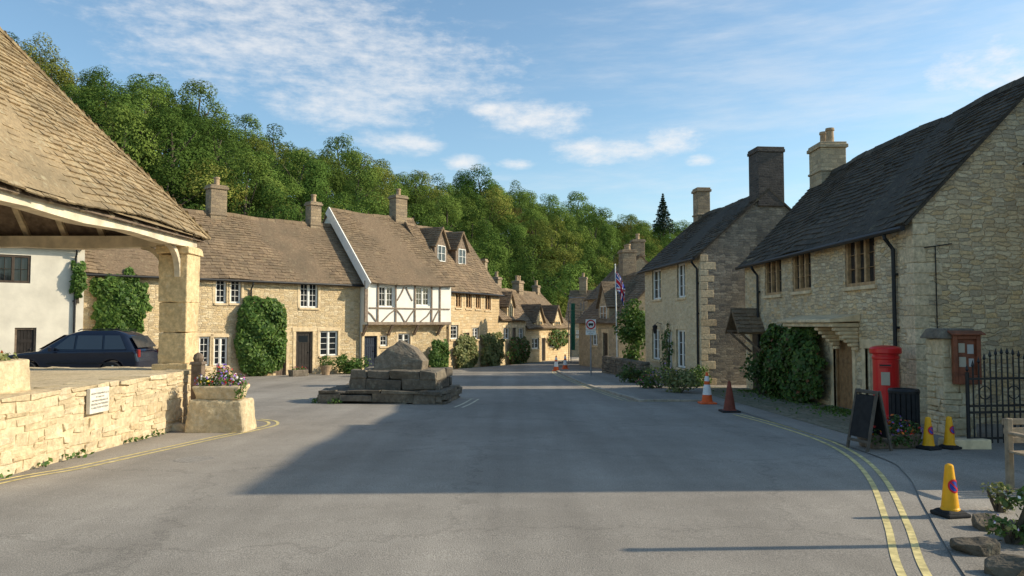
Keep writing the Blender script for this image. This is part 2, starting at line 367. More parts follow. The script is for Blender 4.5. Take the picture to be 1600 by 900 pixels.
def clumpy(c,r,n,cr,zmin=None):
    out=[]
    for d in dirs(n):
        q=R.uniform(.45,.95); p=[c[i]+d[i]*r[i]*q for i in range(3)]; k=cr*R.uniform(.65,1.3)
        if zmin is not None and p[2]-k<zmin: p[2]=zmin+k*.7
        out.append((p,(k,k,k*R.uniform(.7,.95))))
    return out
def ground_root(name,label,cat,x,y,rz=0,group=None,dz=0): return empty(name,label,cat,(x,y,gz(x,y)+dz),rz,group)
def sheet(name,poly,dz,mat,kind='structure'):
    mb=MB(); pts=[Vector((x,y,gz(x,y)+dz)) for x,y in poly]
    for tri in tessellate_polygon([[Vector((p.x,p.y,0)) for p in pts]]):
        a=[pts[i] for i in tri]
        if (a[1]-a[0]).cross(a[2]-a[0]).z<0: a.reverse()
        mb.face(a)
    o=mb.build(name,mat); o['kind']=kind; return o
def spline(pts,n=10):
    pts=[Vector(p) for p in pts]; out=[]
    for i in range(len(pts)-1):
        p0=pts[max(i-1,0)];p1=pts[i];p2=pts[i+1];p3=pts[min(i+2,len(pts)-1)]
        for k in range(n):
            t=k/n; out.append(.5*((2*p1)+(p2-p0)*t+(2*p0-5*p1+4*p2-p3)*t*t+(3*p1-p0-3*p2+p3)*t**3))
    out.append(pts[-1]); return out
def ribbon(mb,pts,w,off,dz):
    L=len(pts); prev=None
    for i,p in enumerate(pts):
        t=(pts[min(i+1,L-1)]-pts[max(i-1,0)]); nrm=Vector((t.y,-t.x)).normalized()
        a=p+nrm*(off-w/2); b=p+nrm*(off+w/2)
        cur=(Vector((a.x,a.y,gz(a.x,a.y)+dz)),Vector((b.x,b.y,gz(b.x,b.y)+dz)))
        if prev: 
            q=[prev[0],prev[1],cur[1],cur[0]]
            if (q[1]-q[0]).cross(q[2]-q[0]).z<0: q.reverse()
            mb.face(q)
        prev=cur
def text_mesh(name,s,size,mat,parent,loc,rot,align='CENTER',space=1.0):
    cu=bpy.data.curves.new(name,'FONT'); cu.body=s; cu.size=size; cu.align_x=align; cu.align_y='CENTER'; cu.space_line=space
    o=bpy.data.objects.new('tmp',cu); C.objects.link(o); me=bpy.data.meshes.new_from_object(o); bpy.data.objects.remove(o)
    me.materials.clear(); me.materials.append(mat); t=bpy.data.objects.new(name,me); C.objects.link(t)
    t.parent=parent; t.location=loc; t.rotation_euler=rot; return t
def tiles(mb,O,U,V,N,W,H,c0,c1,tw,th=.02,lim=None,j=.012):
    v=0
    while v<H-.03:
        c=c0+(c1-c0)*v/H; c*=R.uniform(.95,1.05)
        u0,u1=(0,W) if lim is None else lim(v+c*.3)
        u=u0
        if u1-u0<.05: break
        u-=R.uniform(0,tw*.4)
        while u<u1:
            w=tw*R.uniform(.65,1.4); a=max(u,u0)+.003; b=min(u+w,u1)-.003; u+=w
            if b-a<.03: continue
            v0=v+R.uniform(-j,j); v1=min(v+c*1.5,H+.02); k=R.uniform(.8,1.45)
            top=th*k*2.1; g=R.uniform(-.005,.005)
            p0=O+U*a+V*v0; p1=O+U*b+V*(v0+R.uniform(-j,j)*.7); p2=O+U*b+V*v1; p3=O+U*a+V*v1
            i=len(mb.v)
            mb.v+=[tuple(p0+N*(top+g)),tuple(p1+N*(top-g)),tuple(p2+N*th*.4),tuple(p3+N*th*.4),tuple(p0+N*(top-th*k*1.15)),tuple(p1+N*(top-th*k*1.15))]
            mb.f+=[(i,i+1,i+2,i+3),(i+4,i+5,i+1,i),(i,i+3,i+4),(i+1,i+5,i+2)]; mb.mi+=[mb.m]*4
        v+=c
# ---------------------------------------------------------------- houses
class House:
    def __init__(s,name,label,cat,A,B,depth,eave,ridge,wm,rm,group=None,c=(.21,.13),tw=.24,over=.24,vo=.1,gm=None,jetty=None):
        s.A=Vector(A); B=Vector(B); s.u=(B-s.A).normalized(); s.L=(B-s.A).length; s.g=gz(*A)
        s.D=depth; s.E=eave-s.g; s.Rg=ridge-s.g; s.wm=wm; s.rm=rm; s.gm=gm or wm; s.c=c; s.tw=tw; s.over=over; s.vo=vo; s.jetty=jetty
        s.root=empty(name,label,cat,(A[0],A[1],s.g),math.atan2(s.u.y,s.u.x),group); s.holes=[]
        s.hd=depth/2; s.al=math.atan2(s.Rg-s.E,s.hd)
    def loc(s,px,py,off=0):
        d=ray(px,py); n=Vector((-s.u.y,s.u.x)); A=s.A+n*off
        t=n.dot(A)/n.dot(Vector((d.x,d.y))); p=Vector((d.x,d.y))*t
        return (p-s.A).dot(s.u), CH+d.z*t-s.g
    def rect(s,x0,y0,x1,y1,off=0):
        ym=(y0+y1)/2; xm=(x0+x1)/2
        return s.loc(x0,ym,off)[0],s.loc(xm,y1,off)[1],s.loc(x1,ym,off)[0],s.loc(xm,y0,off)[1]
    def window(s,r,lights=2,kind='white',rows=3,cols=2,surround=True,off=0,sill=True,label=None):
        x0,z0,x1,z1=s.rect(*r,off) if len(r)==4 and max(r)>40 else r
        s.holes.append((x0,z0,x1,z1,off)); y=off
        fm={'white':m_white,'wood':m_oak,'dark':m_dkwood}[kind]
        mb=MB(); e=.003; f=.05 if kind=='white' else .085; d0,d1=(y+.07,y+.13) if kind=='white' else (y+.03,y+.13)
        mb.box(x0+e,d0,z0+e,x0+f,d1,z1-e); mb.box(x1-f,d0,z0+e,x1-e,d1,z1-e); mb.box(x0+f,d0,z1-f,x1-f,d1,z1-e); mb.box(x0+f,d0,z0+e,x1-f,d1,z0+f)
        w=(x1-x0-2*f); lw=w/lights; hm=.035 if kind=='white' else .045
        for i in range(1,lights): xx=x0+f+lw*i; mb.box(xx-hm,d0-.005,z0+f,xx+hm,d1-.002,z1-f)
        bw=.011 if kind=='white' else .006
        for i in range(lights):
            a=x0+f+lw*i+(hm if i else 0); b=x0+f+lw*(i+1)-(hm if i<lights-1 else 0)
            if kind=='white':
                q=.03; mb.box(a,d0+.012,z0+f,a+q,d1-.01,z1-f); mb.box(b-q,d0+.012,z0+f,b,d1-.01,z1-f)
                mb.box(a+q,d0+.012,z0+f,b-q,d1-.01,z0+f+q); mb.box(a+q,d0+.012,z1-f-q,b-q,d1-.01,z1-f)
            for c in range(1,cols): xx=a+(b-a)*c/cols; mb.box(xx-bw,d0+.02,z0+f,xx+bw,d1-.015,z1-f)
            for c in range(1,rows): zz=z0+f+(z1-z0-2*f)*c/rows; mb.box(a,d0+.022,zz-bw,b,d1-.017,zz+bw)
        w_=mb.build('window',fm,s.root,bevel=.006,seg=1)
        if label: w_['label']=label
        p=MB(); p.face([(x0+.02,y+.115,z0+.02),(x1-.02,y+.115,z0+.02),(x1-.02,y+.115,z1-.02),(x0+.02,y+.115,z1-.02)]); p.build('pane',m_glass,w_)
        if sill:
            q=MB(); q.box(x0-.07,y-.06,z0-.09,x1+.07,y+.09,z0); q.build('sill',m_dress,w_,bevel=.012)
        if surround:
            q=MB(); t=.13
            q.box(x0-t,y-.015,z0+.002,x0,y+.05,z1); q.box(x1,y-.015,z0+.002,x1+t,y+.05,z1); q.box(x0-t-.03,y-.02,z1,x1+t+.03,y+.06,z1+t+.03)
            q.build('surround',m_dress,w_,bevel=.012)
        return w_
    def door(s,r,mat,off=0,glazed=False,label=None,surround=True):
        x0,z0,x1,z1=s.rect(*r,off) if max(r)>40 else r
        s.holes.append((x0,z0,x1,z1,off)); y=off
        mb=MB(); n=5; f=.07; w=(x1-x0-2*f)/n
        for i in range(n): mb.box(x0+f+w*i+.004,y+.10,z0+.02,x0+f+w*(i+1)-.004,y+.145,z1-f)
        mb.box(x0+f,y+.115,z0+.02,x1-f,y+.14,z1-f); mb.box(x0+f+.03,y+.09,z0+.3,x1-f-.03,y+.11,z0+.42); mb.box(x0+f+.03,y+.09,z1-.55,x1-f-.03,y+.11,z1-.43)
        d=mb.build('door',mat,s.root,bevel=.006,seg=1)
        if label: d['label']=label
        q=MB(); q.box(x0+.003,y+.06,z0,x0+f,y+.15,z1-.003); q.box(x1-f,y+.06,z0,x1-.003,y+.15,z1-.003); q.box(x0+f,y+.06,z1-f,x1-f,y+.15,z1-.003); q.build('door_frame',mat if mat is not m_dark else m_timber,d,bevel=.006)
        h=MB(); h.lathe([(.0,0),(.03,.0),(.03,.03),(.012,.04)],0,0,10); hh=h.build('handle',m_black,d); hh.location=(x1-f-.1,y+.09,z0+1); hh.rotation_euler=(math.pi/2,0,0)
        if glazed:
            g=MB(); g.box(x0+.2,y+.085,z1-.5,x1-.2,y+.098,z1-.2); g.build('door_light',m_glass,d)
        if surround:
            q=MB(); t=.15; q.box(x0-t,y-.02,z0,x0,y+.06,z1); q.box(x1,y-.02,z0,x1+t,y+.06,z1); q.box(x0-t-.05,y-.03,z1,x1+t+.05,y+.07,z1+.2); q.build('surround',m_dress,d,bevel=.012)
        return d
    def facewall(s,mb,x0,x1,z0,z1,y,holes,rv=.16):
        xs=sorted({x0,x1}|{min(max(v,x0),x1) for h in holes for v in (h[0],h[2])}); zs=sorted({z0,z1}|{min(max(v,z0),z1) for h in holes for v in (h[1],h[3])})
        for i in range(len(xs)-1):
            for j in range(len(zs)-1):
                a,b,c,d=xs[i],xs[i+1],zs[j],zs[j+1]
                if b-a<1e-5 or d-c<1e-5: continue
                cx,cz=(a+b)/2,(c+d)/2
                if any(h[0]<cx<h[2] and h[1]<cz<h[3] for h in holes): continue
                mb.face([(a,y,c),(b,y,c),(b,y,d),(a,y,d)])
        for h in holes:
            a,c,b,d=h[:4]; Y=y+rv
            mb.face([(a,y,c),(a,y,d),(a,Y,d),(a,Y,c)]); mb.face([(b,y,d),(b,y,c),(b,Y,c),(b,Y,d)])
            mb.face([(a,y,d),(b,y,d),(b,Y,d),(a,Y,d)]); mb.face([(b,y,c),(a,y,c),(a,Y,c),(b,Y,c)]); mb.face([(a,Y,c),(b,Y,c),(b,Y,d),(a,Y,d)])
    def finish(s,back_tiles=False,roof=True,base=-1.2,quoin=None):
        mb=MB(); E,Rr,D,L=s.E,s.Rg,s.D,s.L; two=s.gm is not s.wm
        if s.jetty:
            zj,rc=s.jetty
            up=MB(); s.facewall(up,0,L,zj,E,0,[h for h in s.holes if h[4]==0]); up.face([(0,0,zj),(0,rc,zj),(L,rc,zj),(L,0,zj)])
            up.face([(0,rc,zj),(0,0,zj),(0,0,E),(0,rc,E+rc)]); up.face([(L,0,zj),(L,rc,zj),(L,rc,E+rc),(L,0,E)])
            up.build('upper_wall',m_plaster,s.root)
            s.facewall(mb,0,L,base,zj,rc,[h for h in s.holes if h[4]!=0]); y0=rc
        else:
            s.facewall(mb,0,L,base,E,0,s.holes); y0=0
        bk=MB() if two else mb
        bk.face([(L,D,base),(0,D,base),(0,D,E),(L,D,E)])
        ga=[(0,D,base),(0,y0,base),(0,y0,E),(0,D/2,Rr-.06),(0,D,E)]; gb=[(L,y0,base),(L,D,base),(L,D,E),(L,D/2,Rr-.06),(L,y0,E)]
        if two:
            bk.build('back_wall',s.gm,s.root)
            for pg in (ga,gb): g=MB(); g.face(pg); g.build('gable_wall',s.gm,s.root)
        else: mb.face(ga); mb.face(gb)
        mb.build('wall',s.wm,s.root)
        if roof:
            r=MB(); al=s.al; ca,sa=math.cos(al),math.sin(al); H=(s.hd+s.over)/ca; W=L+2*s.vo
            for sg in (1,-1):
                O=Vector((-s.vo,-s.over if sg==1 else D+s.over,E-s.over*math.tan(al))); V=Vector((0,sg*ca,sa)); N=Vector((0,-sg*sa,ca)); U=Vector((1,0,0))
                a=[O,O+U*W,O+U*W+V*H,O+V*H]
                if sg==-1: a=[a[1],a[0],a[3],a[2]]
                r.hexa([p-N*.05 for p in a]+[p+N*.004 for p in a])
                if sg==1 or back_tiles: tiles(r,O,U,V,N,W,H,s.c[0],s.c[1],s.tw)
            x=-s.vo
            while x<L+s.vo:
                w=R.uniform(.4,.55); x1=min(x+w,L+s.vo); h=R.uniform(-.012,.012)
                r.prism([(-.15,s.Rg-.09+h),(.15,s.Rg-.09+h),(.05,s.Rg+.085+h),(-.05,s.Rg+.085+h)],0,1); 
                for q in range(8):
                    vx=r.v[len(r.v)-8+q]; r.v[len(r.v)-8+q]=(x+.006+vx[1]*(x1-x-.012),D/2+vx[0],vx[2])
                x=x1
            ph=R.uniform(0,6)   # gentle sag and waviness of an old roof
            for i,(X,Y,Z) in enumerate(r.v): r.v[i]=(X,Y,Z+.035*math.sin(X*.9+ph)+.02*math.sin(X*2.1+Y*1.3+ph))
            s.roof=r.build('roof',s.rm,s.root,uv=False,fixn=False)
        if quoin:
            q=MB()
            for (xq,yy) in quoin:
                z=-.3; k=0; dx=-1 if xq>.1 else 1
                while z<E-.15:
                    h=R.uniform(.2,.32); a,b=(.5,.28) if k%2 else (.28,.5)
                    xs=sorted((xq-dx*.012,xq+dx*a*R.uniform(.85,1.15))); q.box(xs[0],yy-.012,z+.006,xs[1],yy+b*R.uniform(.85,1.15),min(z+h,E-.05)-.006,.006); z+=h; k+=1
            q.build('quoin_stones',m_quoin,s.root,bevel=.015)
    def chimney(s,x,y,w,d,z0,z1,mat,pots=1,cap=True,poth=.4,lip=.06):
        z0-=s.g; z1-=s.g; mb=MB(); mb.box(x-w/2,y-d/2,z0,x+w/2,y+d/2,z1-.2)
        mb.box(x-w/2-lip,y-d/2-lip,z1-.2,x+w/2+lip,y+d/2+lip,z1-.08); mb.box(x-w/2-.02,y-d/2-.02,z1-.08,x+w/2+.02,y+d/2+.02,z1)
        if cap: mb.box(x-w/2-.04,y-d/2-.04,z0+.55,x+w/2+.04,y+d/2+.04,z0+.63)
        c=mb.build('chimney',mat,s.root,bevel=.02)
        for i in range(pots):
            p=MB(); xx=x+(i-(pots-1)/2)*w*.5; p.lathe([(.15,0),(.13,.05),(.12,poth-.1),(.15,poth-.08),(.14,poth),(.1,poth),(.1,poth-.05)],xx,y,14,z1); p.build('chimney_pot',m_terra,c,smooth=False)
        return c
    def gutter(s,pipes=()):
        mb=MB(); z=s.E-s.over*math.tan(s.al)-.03; mb.tube([(-.1,-s.over-.04,z),(s.L+.1,-s.over-.04,z)],.055,8); mb.build('gutter',m_black,s.root)
        for (x,zb) in pipes:
            p=MB(); p.tube([(x,-s.over-.03,z),(x,-s.over-.02,z-.12),(x,-.07,z-.35),(x,-.07,zb)],.042,8)
            for zz in (z-.9,z-2): p.box(x-.07,-.075,zz,x+.07,-.002,zz+.05)
            p.build('drainpipe',m_black,s.root,smooth=False)
    def dormer(s,x,w,zb,zt,zr,wall,win=True,fm=None):
        zb-=s.g; zt-=s.g; zr-=s.g; ta=math.tan(s.al)
        yf=max((zb-s.E)/ta,-.02); yb=lambda z:(z-s.E)/ta
        m=MB(); a,b=x-w/2,x+w/2
        m.face([(a,yf,zb-.1),(b,yf,zb-.1),(b,yf,zt),(x,yf,zr-.05),(a,yf,zt)]); m.face([(a,yb(zt)+.05,zt),(a,yf,zb-.1),(a,yf,zt)]); m.face([(b,yf,zt),(b,yf,zb-.1),(b,yb(zt)+.05,zt)])
        d=m.build('dormer',wall,s.root)
        r=MB(); al=math.atan2(zr-zt,w/2); ca,sa=math.cos(al),math.sin(al)
        for sg in (1,-1):
            H=(w/2+.12)/ca; O=Vector((x-sg*(w/2+.12),yf-.15 if sg==-1 else yb(zr)+.2,zt-.12*math.tan(al))); U=Vector((0,-1 if sg==1 else 1,0)); V=Vector((sg*ca,0,sa)); N=Vector((-sg*sa,0,ca)); W=yb(zr)+.35-yf
            p=[O,O+U*W,O+U*W+V*H,O+V*H]; r.hexa([q-N*.06 for q in p]+[q+N*.004 for q in p]); tiles(r,O,U,V,N,W,H,.18,.14,.24)
        r.build('dormer_roof',s.rm,d,uv=False)
        if win:
            f=MB(); x0,x1,z0,z1=x-w*.3,x+w*.3,zb+.05,zt-.05; 
            for q in ((x0,z0,x0+.04,z1),(x1-.04,z0,x1,z1),(x0+.04,z0,x1-.04,z0+.04),(x0+.04,z1-.04,x1-.04,z1),(x-.02,z0+.04,x+.02,z1-.04),(x0+.04,(z0+z1)/2-.01,x-.02,(z0+z1)/2+.01),(x+.02,(z0+z1)/2-.01,x1-.04,(z0+z1)/2+.01)): f.box(q[0],yf-.04,q[1],q[2],yf+.01,q[3])
            f.build('dormer_window',fm or m_white,d)
            f=MB(); f.face([(x0,yf-.012,z0),(x1,yf-.012,z0),(x1,yf-.012,z1),(x0,yf-.012,z1)]); f.build('dormer_pane',m_glass,d)
PI=math.pi; UX=Vector((1,0,0)); UY=Vector((0,1,0)); UZ=Vector((0,0,1))
def courses(mb,O,U,Nn,L,z0,z1,c0,c1,w0,w1,dep,pr=.03,j=.012,split=.35):
    z=z0
    while z<z1-.04:
        h=R.uniform(c0,c1); 
        if z+h>z1-.07: h=z1-z
        u=-R.uniform(0,w0)
        while u<L:
            w=R.uniform(w0,w1); a=max(u,0)+.006; b=min(u+w,L)-.006; u+=w
            if b-a<.04: continue
            parts=[(z,h)] if h<.13 or R.random()>split else [(z,h*.45),(z+h*.45,h*.55)]
            for zz,hh in parts:
                q=R.uniform(0,pr); c=O+U*((a+b)/2)+Nn*(q-dep/2)+Vector((0,0,zz+hh/2)); mb.obox(c,U,-Nn,UZ,(b-a)/2,dep/2,hh/2-.006,j)
        z+=h
# ================================================================ SETTING
sheet('ground',[(-700,-60),(700,-60),(700,900),(-700,900)],-.02,m_ground)
sheet('road',[(-45,-12),(26,-12),(26,20),(9,60),(16,80),(8,84),(3,64),(2,54),(-.4,47.9),(-3.2,42),(-7.6,38.6),(-17,29.6),(-26,32),(-45,30)],.004,m_road)
fc=MB(); FX=(-19.5,-18.6,-11.6,-10.8); FY=(22.2,23.2,28.6,29.2); fz=lambda i,j:.33 if i in (1,2) and j in (1,2) else -.02
for i in range(3):
    for j in range(3): fc.face([(FX[a],FY[b],gz(0,FY[b])+fz(a,b)) for a,b in ((i,j),(i+1,j),(i+1,j+1),(i,j+1))])
o=fc.build('forecourt',m_pavement); o['kind']='structure'
edge=[(9.5,72),(5.6,62),(3.5,54),(2.6,46),(2.35,39),(2.7,28),(3.4,20.9)]
kp=[(3.4,20.9),(3.6,20.55),(5.1,20.4),(5.28,20.1),(5.28,16.8),(5.25,11.2),(4.9,9.5),(4.15,7.7),(3.2,5.4),(2.6,3.5),(2,0),(2,-10)]
pe=[tuple(v) for v in spline([Vector(p) for p in edge+kp[1:]],5)]
sheet('pavement',pe+[(30,-10),(30,72)],PZ,m_pavement)
kb=MB()
for i in range(len(pe)-1):
    a,b=Vector(pe[i]),Vector(pe[i+1]); t=(b-a)
    if t.length<.01 or b.y<20.3: continue
    t.normalize(); n=Vector((t.y,-t.x))
    if n.x>0 and abs(n.x)>.3: n=-n
    L=(b-a).length; k=max(1,round(L/.9))
    for q in range(k):
        p=a+(b-a)*(q/k); r=a+(b-a)*((q+1)/k); zj=R.uniform(-.006,.006); e=t*.006
        P=[p+n*.06+e,r+n*.06-e,r-n*.08-e,p-n*.08+e]
        z0=[gz(v.x,v.y)-.05 for v in P]; z1=[gz(v.x,v.y)+.055+zj for v in P]
        if (P[1]-P[0]).cross(P[2]-P[0])<0: P.reverse(); z0.reverse(); z1.reverse()
        kb.hexa([(v.x,v.y,z) for v,z in zip(P,z0)]+[(v.x,v.y,z) for v,z in zip(P,z1)])
o=kb.build('kerb',m_kerb,bevel=.012); o['kind']='structure'
sheet('cobbled_verge',[(5.9,12.9),(6.6,12.9),(7.99,14.9),(7.99,25.5),(6.9,26.5),(5.9,23),(5.9,20)],PZ+.005,m_cobble)
def line(name,pts,offs,w,mat,dz=.009):
    mb=MB(); sp_=spline([Vector(p) for p in pts],12)
    for of in offs: ribbon(mb,sp_,w,of,dz)
    o=mb.build(name,mat); o['kind']='structure'; return o
g2=lambda a:tuple(GP(*a))[:2]
line('left_double_yellow_line',[(-6.4,4.5),(-6.25,6.5)]+[g2(a) for a in ((0,754),(120,732),(230,708),(330,686),(392,673),(424,665),(424,659),(402,656))],(-.085,.085),.06,m_yel)
line('right_double_yellow_line',[(2.05,2.2),(2.35,3.8)]+[g2(a) for a in ((1428,898),(1402,820),(1372,752),(1335,714),(1285,688),(1215,665),(1152,648))],(-.085,.085),.06,m_yel)
line('far_double_yellow_line',[g2(a) for a in ((866,577),(868,584),(905,600),(940,613),(978,626))],(-.08,.08),.05,m_yelf)
line('bay_end_line',[g2(a) for a in ((978,627),(1040,627.5),(1098,627))],(-.08,.08),.05,m_yelf)
line('cross_bay_line',[g2(a) for a in ((716,637),(730,631),(742,624))],(-.1,.1),.06,m_wline)
line('cross_bay_back_line',[g2(a) for a in ((742,624),(725,622.5),(708,622))],(0,),.06,m_wline)
line('cross_left_line',[g2(a) for a in ((452,623),(480,624),(512,626))],(-.1,.1),.05,m_wline)
mh=MB(); c=GP(303,718); mh.lathe([(.27,-.02),(.27,.006),(.25,.008),(.24,.005)],0,0,24); o=mh.build('manhole_cover',m_iron); o.location=(c.x,c.y,c.z); o.rotation_euler=(-.02,0,0); tag(o,'small round manhole cover set in the asphalt beside the left yellow lines','manhole cover')
# hill
foot=[(-95,20),(-62,38),(-34,55),(-14,66),(2,82),(15,102),(32,128),(58,160),(95,200)]
crest=[(-105,50),(-80,70),(-58,90),(-43,110),(-27,132),(-9,160),(9,195),(34,225),(62,250)]
ctop=[29,28.5,26.5,23,20.3,21.5,22.5,23,21]
NS=len(foot)-1
def hill(s,w):
    s=min(max(s,0),.9999); i=int(s*NS); t=s*NS-i
    f=Vector(foot[i]).lerp(Vector(foot[i+1]),t); c=Vector(crest[i]).lerp(Vector(crest[i+1]),t); zc=ctop[i]*(1-t)+ctop[i+1]*t
    p=f+(c-f)*w; ww=min(w,1); sm=ww*ww*(3-2*ww)*.35+ww*.65
    z0=-.02*f.y-1.0
    return Vector((p.x,p.y,z0+(zc-z0)*(sm if w<=1 else 1-.06*(w-1))))
mb=MB(); nu,nv=60,24; grid=[[hill(i/nu,-.06+j/nv*1.9) for j in range(nv+1)] for i in range(nu+1)]
for row in grid:
    for p in row: p.z+=R.uniform(-.5,.5); mb.v.append(tuple(p))
for i in range(nu):
    for j in range(nv):
        a=i*(nv+1)+j; mb.f.append((a,a+nv+1,a+nv+2,a+1)); mb.mi.append(0)
o=mb.build('hillside',m_hill,smooth=True,fixn=False); o['kind']='structure'
# trees
def tree_proto(kind,mat,h=11,rad=(3.9,3.9,4.6),nc=40,cr=1.22,leaf=.19,dens=16):
    root=empty('hillside_tree','','tree')
    t=MB(); bend=[(0,0,-1.2),(R.uniform(-.2,.2),R.uniform(-.2,.2),h*.25),(R.uniform(-.4,.4),R.uniform(-.4,.4),h*.5),(R.uniform(-.5,.5),R.uniform(-.5,.5),h*.8)]
    t.tube(bend,[.34,.27,.19,.06],7)
    for i in range(7):
        a=R.uniform(0,2*PI); z=h*R.uniform(.28,.6); L=R.uniform(1.6,3.2)
        t.tube([(0,0,z),(math.cos(a)*L*.5,math.sin(a)*L*.5,z+L*.35),(math.cos(a)*L,math.sin(a)*L,z+L*.8)],[.12,.08,.03],5)
    t.build('trunk',m_bark,root,uv=False)
    cz=h-rad[2]; bl=[]; lean=(R.uniform(-.5,.5),R.uniform(-.5,.5))
    for d in dirs(nc):
        if d[2]<-.8: continue
        q=R.uniform(.55,.92); k=cr*R.uniform(.5,1.3)*(1.0 if d[2]<.5 else .82)
        tap=1 if d[2]<0 else 1-.28*d[2]
        bl.append(((d[0]*rad[0]*q*tap+lean[0]*d[2],d[1]*rad[1]*q*tap+lean[1]*d[2],cz+d[2]*rad[2]*q),(k,k,k*.85)))
    P,N=blobs_pts(bl,dens,.8); rel=(P-np.array([0,0,cz]))/np.array(rad)
    keep=(N*rel).sum(1)>-.12; P,N,rel=P[keep],N[keep],rel[keep]
    leaf_obj('crown',mat,P,N*.8+rel*.6+np.array([0,0,.2]),leaf,root,nz=.34)
    return root
kinds=[('dark',L_dark,'dark green broadleaf tree packed into the wood on the hillside','dark green trees on the hillside'),
       ('mid',L_mid,'mid green rounded broadleaf tree in the hillside wood','mid green trees on the hillside'),
       ('light',L_light,'yellow green autumn tinted tree in the hillside wood','yellow green trees on the hillside'),
       ('rust',L_rust,'russet brown autumn tree among the green hillside trees','russet trees on the hillside')]
protos={}
for kd,mat,lb,gr in kinds:
    protos[kd]=[tree_proto(kd,mat,h=R.uniform(10.5,13.0),rad=(R.uniform(2.9,3.9),R.uniform(2.9,3.9),R.uniform(4.3,5.6)),nc=R.randint(40,52)) for q in range({'dark':3,'mid':4,'light':2,'rust':1}[kd])]
used=set(); cand=[]
rows=10; ss=40
for j in range(rows):
    w=j/(rows-1)*1.1
    for i in range(ss):
        s=(i+.5+(j%2)*.5+R.uniform(-.36,.36))/ss; p=hill(s,w+R.uniform(-.045,.045)); px=800+p.x/p.y*F
        if px<-60 or px>1110: continue
        if px<60 and w<.55: continue      # hidden behind the market hall roof
        cand.append((p,j))
R.shuffle(cand)
cand=sorted(cand[:298],key=lambda c:c[0].y)
for p,j in cand:
    q=R.random(); kd='dark' if q<.27 else 'mid' if q<.77 else 'light' if q<.965 else 'rust'
    pr=R.choice(protos[kd]); info=[k for k in kinds if k[0]==kd][0]
    o=pr if id(pr) not in used else copy_tree(pr); used.add(id(pr))
    sc=R.uniform(.72,1.2)*(1+.12*(p.y>150)); o.location=(p.x,p.y,p.z-.3); o.rotation_euler=(0,0,R.uniform(0,2*PI)); o.scale=(sc*R.uniform(.95,1.15),sc*R.uniform(.95,1.15),sc*R.uniform(.86,1.1))
    tag(o,info[2],'tree',info[3])
for kd in protos:
    for pr in protos[kd]:
        if id(pr) not in used:
            for ch in list(pr.children): bpy.data.objects.remove(ch)
            bpy.data.objects.remove(pr)
p=at(1036,345,225); root=empty('conifer_tree','lone dark conifer rising above the skyline at the right end of the hill','tree',(p.x,p.y,p.z-3.5))
t=MB(); t.tube([(0,0,-2),(0,0,11)],[.3,.05],6); t.build('trunk',m_bark,root,uv=False)
P=[];N=[]
for z in np.arange(1,11.5,.55):
    r=(11.8-z)*.36*R.uniform(.75,1.15); n=int(60+r*70); a=rng.uniform(0,2*PI,n); q=np.sqrt(rng.uniform(.05,1,n))*r
    P.append(np.stack([np.cos(a)*q,np.sin(a)*q,z-q*.3+rng.normal(0,.1,n)],1)); N.append(np.stack([np.cos(a)*.4,np.sin(a)*.4,np.ones(n)],1))
leaf_obj('crown',L_con,np.concatenate(P),np.concatenate(N),.45,root)
# ================================================================ LEFT ROW
W=House('white_house','cream white rendered house behind the dark car at the left edge','house',(-18.88,25.9),(-16.0,28.2),6,4.75,7.6,m_crender,m_tileA)
W.window((-8,398,48,442),2,'dark',2,2,surround=False,sill=False); W.door((22,512,56,590),m_dark,surround=False); W.gutter(((W.loc(117,450)[0],-.2),)); W.finish()
A=House('stone_cottage','long low golden stone cottage row with two dark doors and brown stone tiled roof','house',(-16.5,29.1),(-7.66,38),5.4,3.86,6.85,m_stoneA,m_tileA)
for r in ((337,433,354,474),(360,433,377,474)): A.window(r,1,'white',4,2)
A.window((469,441,497,481),2,'white',4,2)
A.window((311,526,328,572),1,'white',4,2); A.window((334,527,356,571),2,'white',4,1); A.window((500,517,528,556),2,'white',4,1)
A.door((431,519,447,590),m_timber); A.door((462,518,488,584),m_dark,glazed=True)
A.chimney(6.3,2.7,.78,.6,6.2,8.2,m_stoneCh,1); A.chimney(11.45,2.7,.62,.55,6.2,8.0,m_stoneCh,1)
A.gutter(((A.loc(391,480)[0],-.1),)); A.finish()
B=House('timber_framed_house','black and white timber framed house with jettied upper floor and white edged gable','house',(-7.2,37.6),(-3.35,41.45),7.2,3.92,7.75,m_stoneA,m_tileA,jetty=(2,.42),gm=m_plaster)
zj=B.loc(628,507)[1]; B.jetty=(zj,.42)
B.window((592,447,616,480),2,'white',3,2,surround=False,sill=False); B.window((650,448,672,478),2,'white',3,2,surround=False,sill=False)
B.door((569,525,589,580),m_navy,off=.42); B.window((622,521,641,541),2,'white',2,1,off=.42); B.window((594,524,606,541),1,'white',2,2,off=.42,surround=False)
B.chimney(4.5,3.6,.8,.65,6.8,9.05,m_stoneCh,1); B.finish()
tb=MB(); zt=B.E; 
def tm(pts,w=.15,y=-.02):
    q=[B.loc(*p) for p in pts]
    for (a,b) in zip(q[:-1],q[1:]): tb.bar((a[0],y,a[1]),(b[0],y,b[1]),w,.06)
L_=B.L
tb.box(0,-.07,zj-.02,L_,.03,zj+.13); tb.box(0,-.06,zt-.1,L_,.03,zt-.02); zm=B.loc(630,482)[1]; tb.box(.1,-.045,zm-.035,L_-.1,.02,zm+.035)
for px in (568,590,618,648,674,687):
    x=B.loc(px,475)[0]; tb.box(max(x-.045,0.005),-.055,zj+.13,min(x+.045,L_-.005),.025,zt-.1)
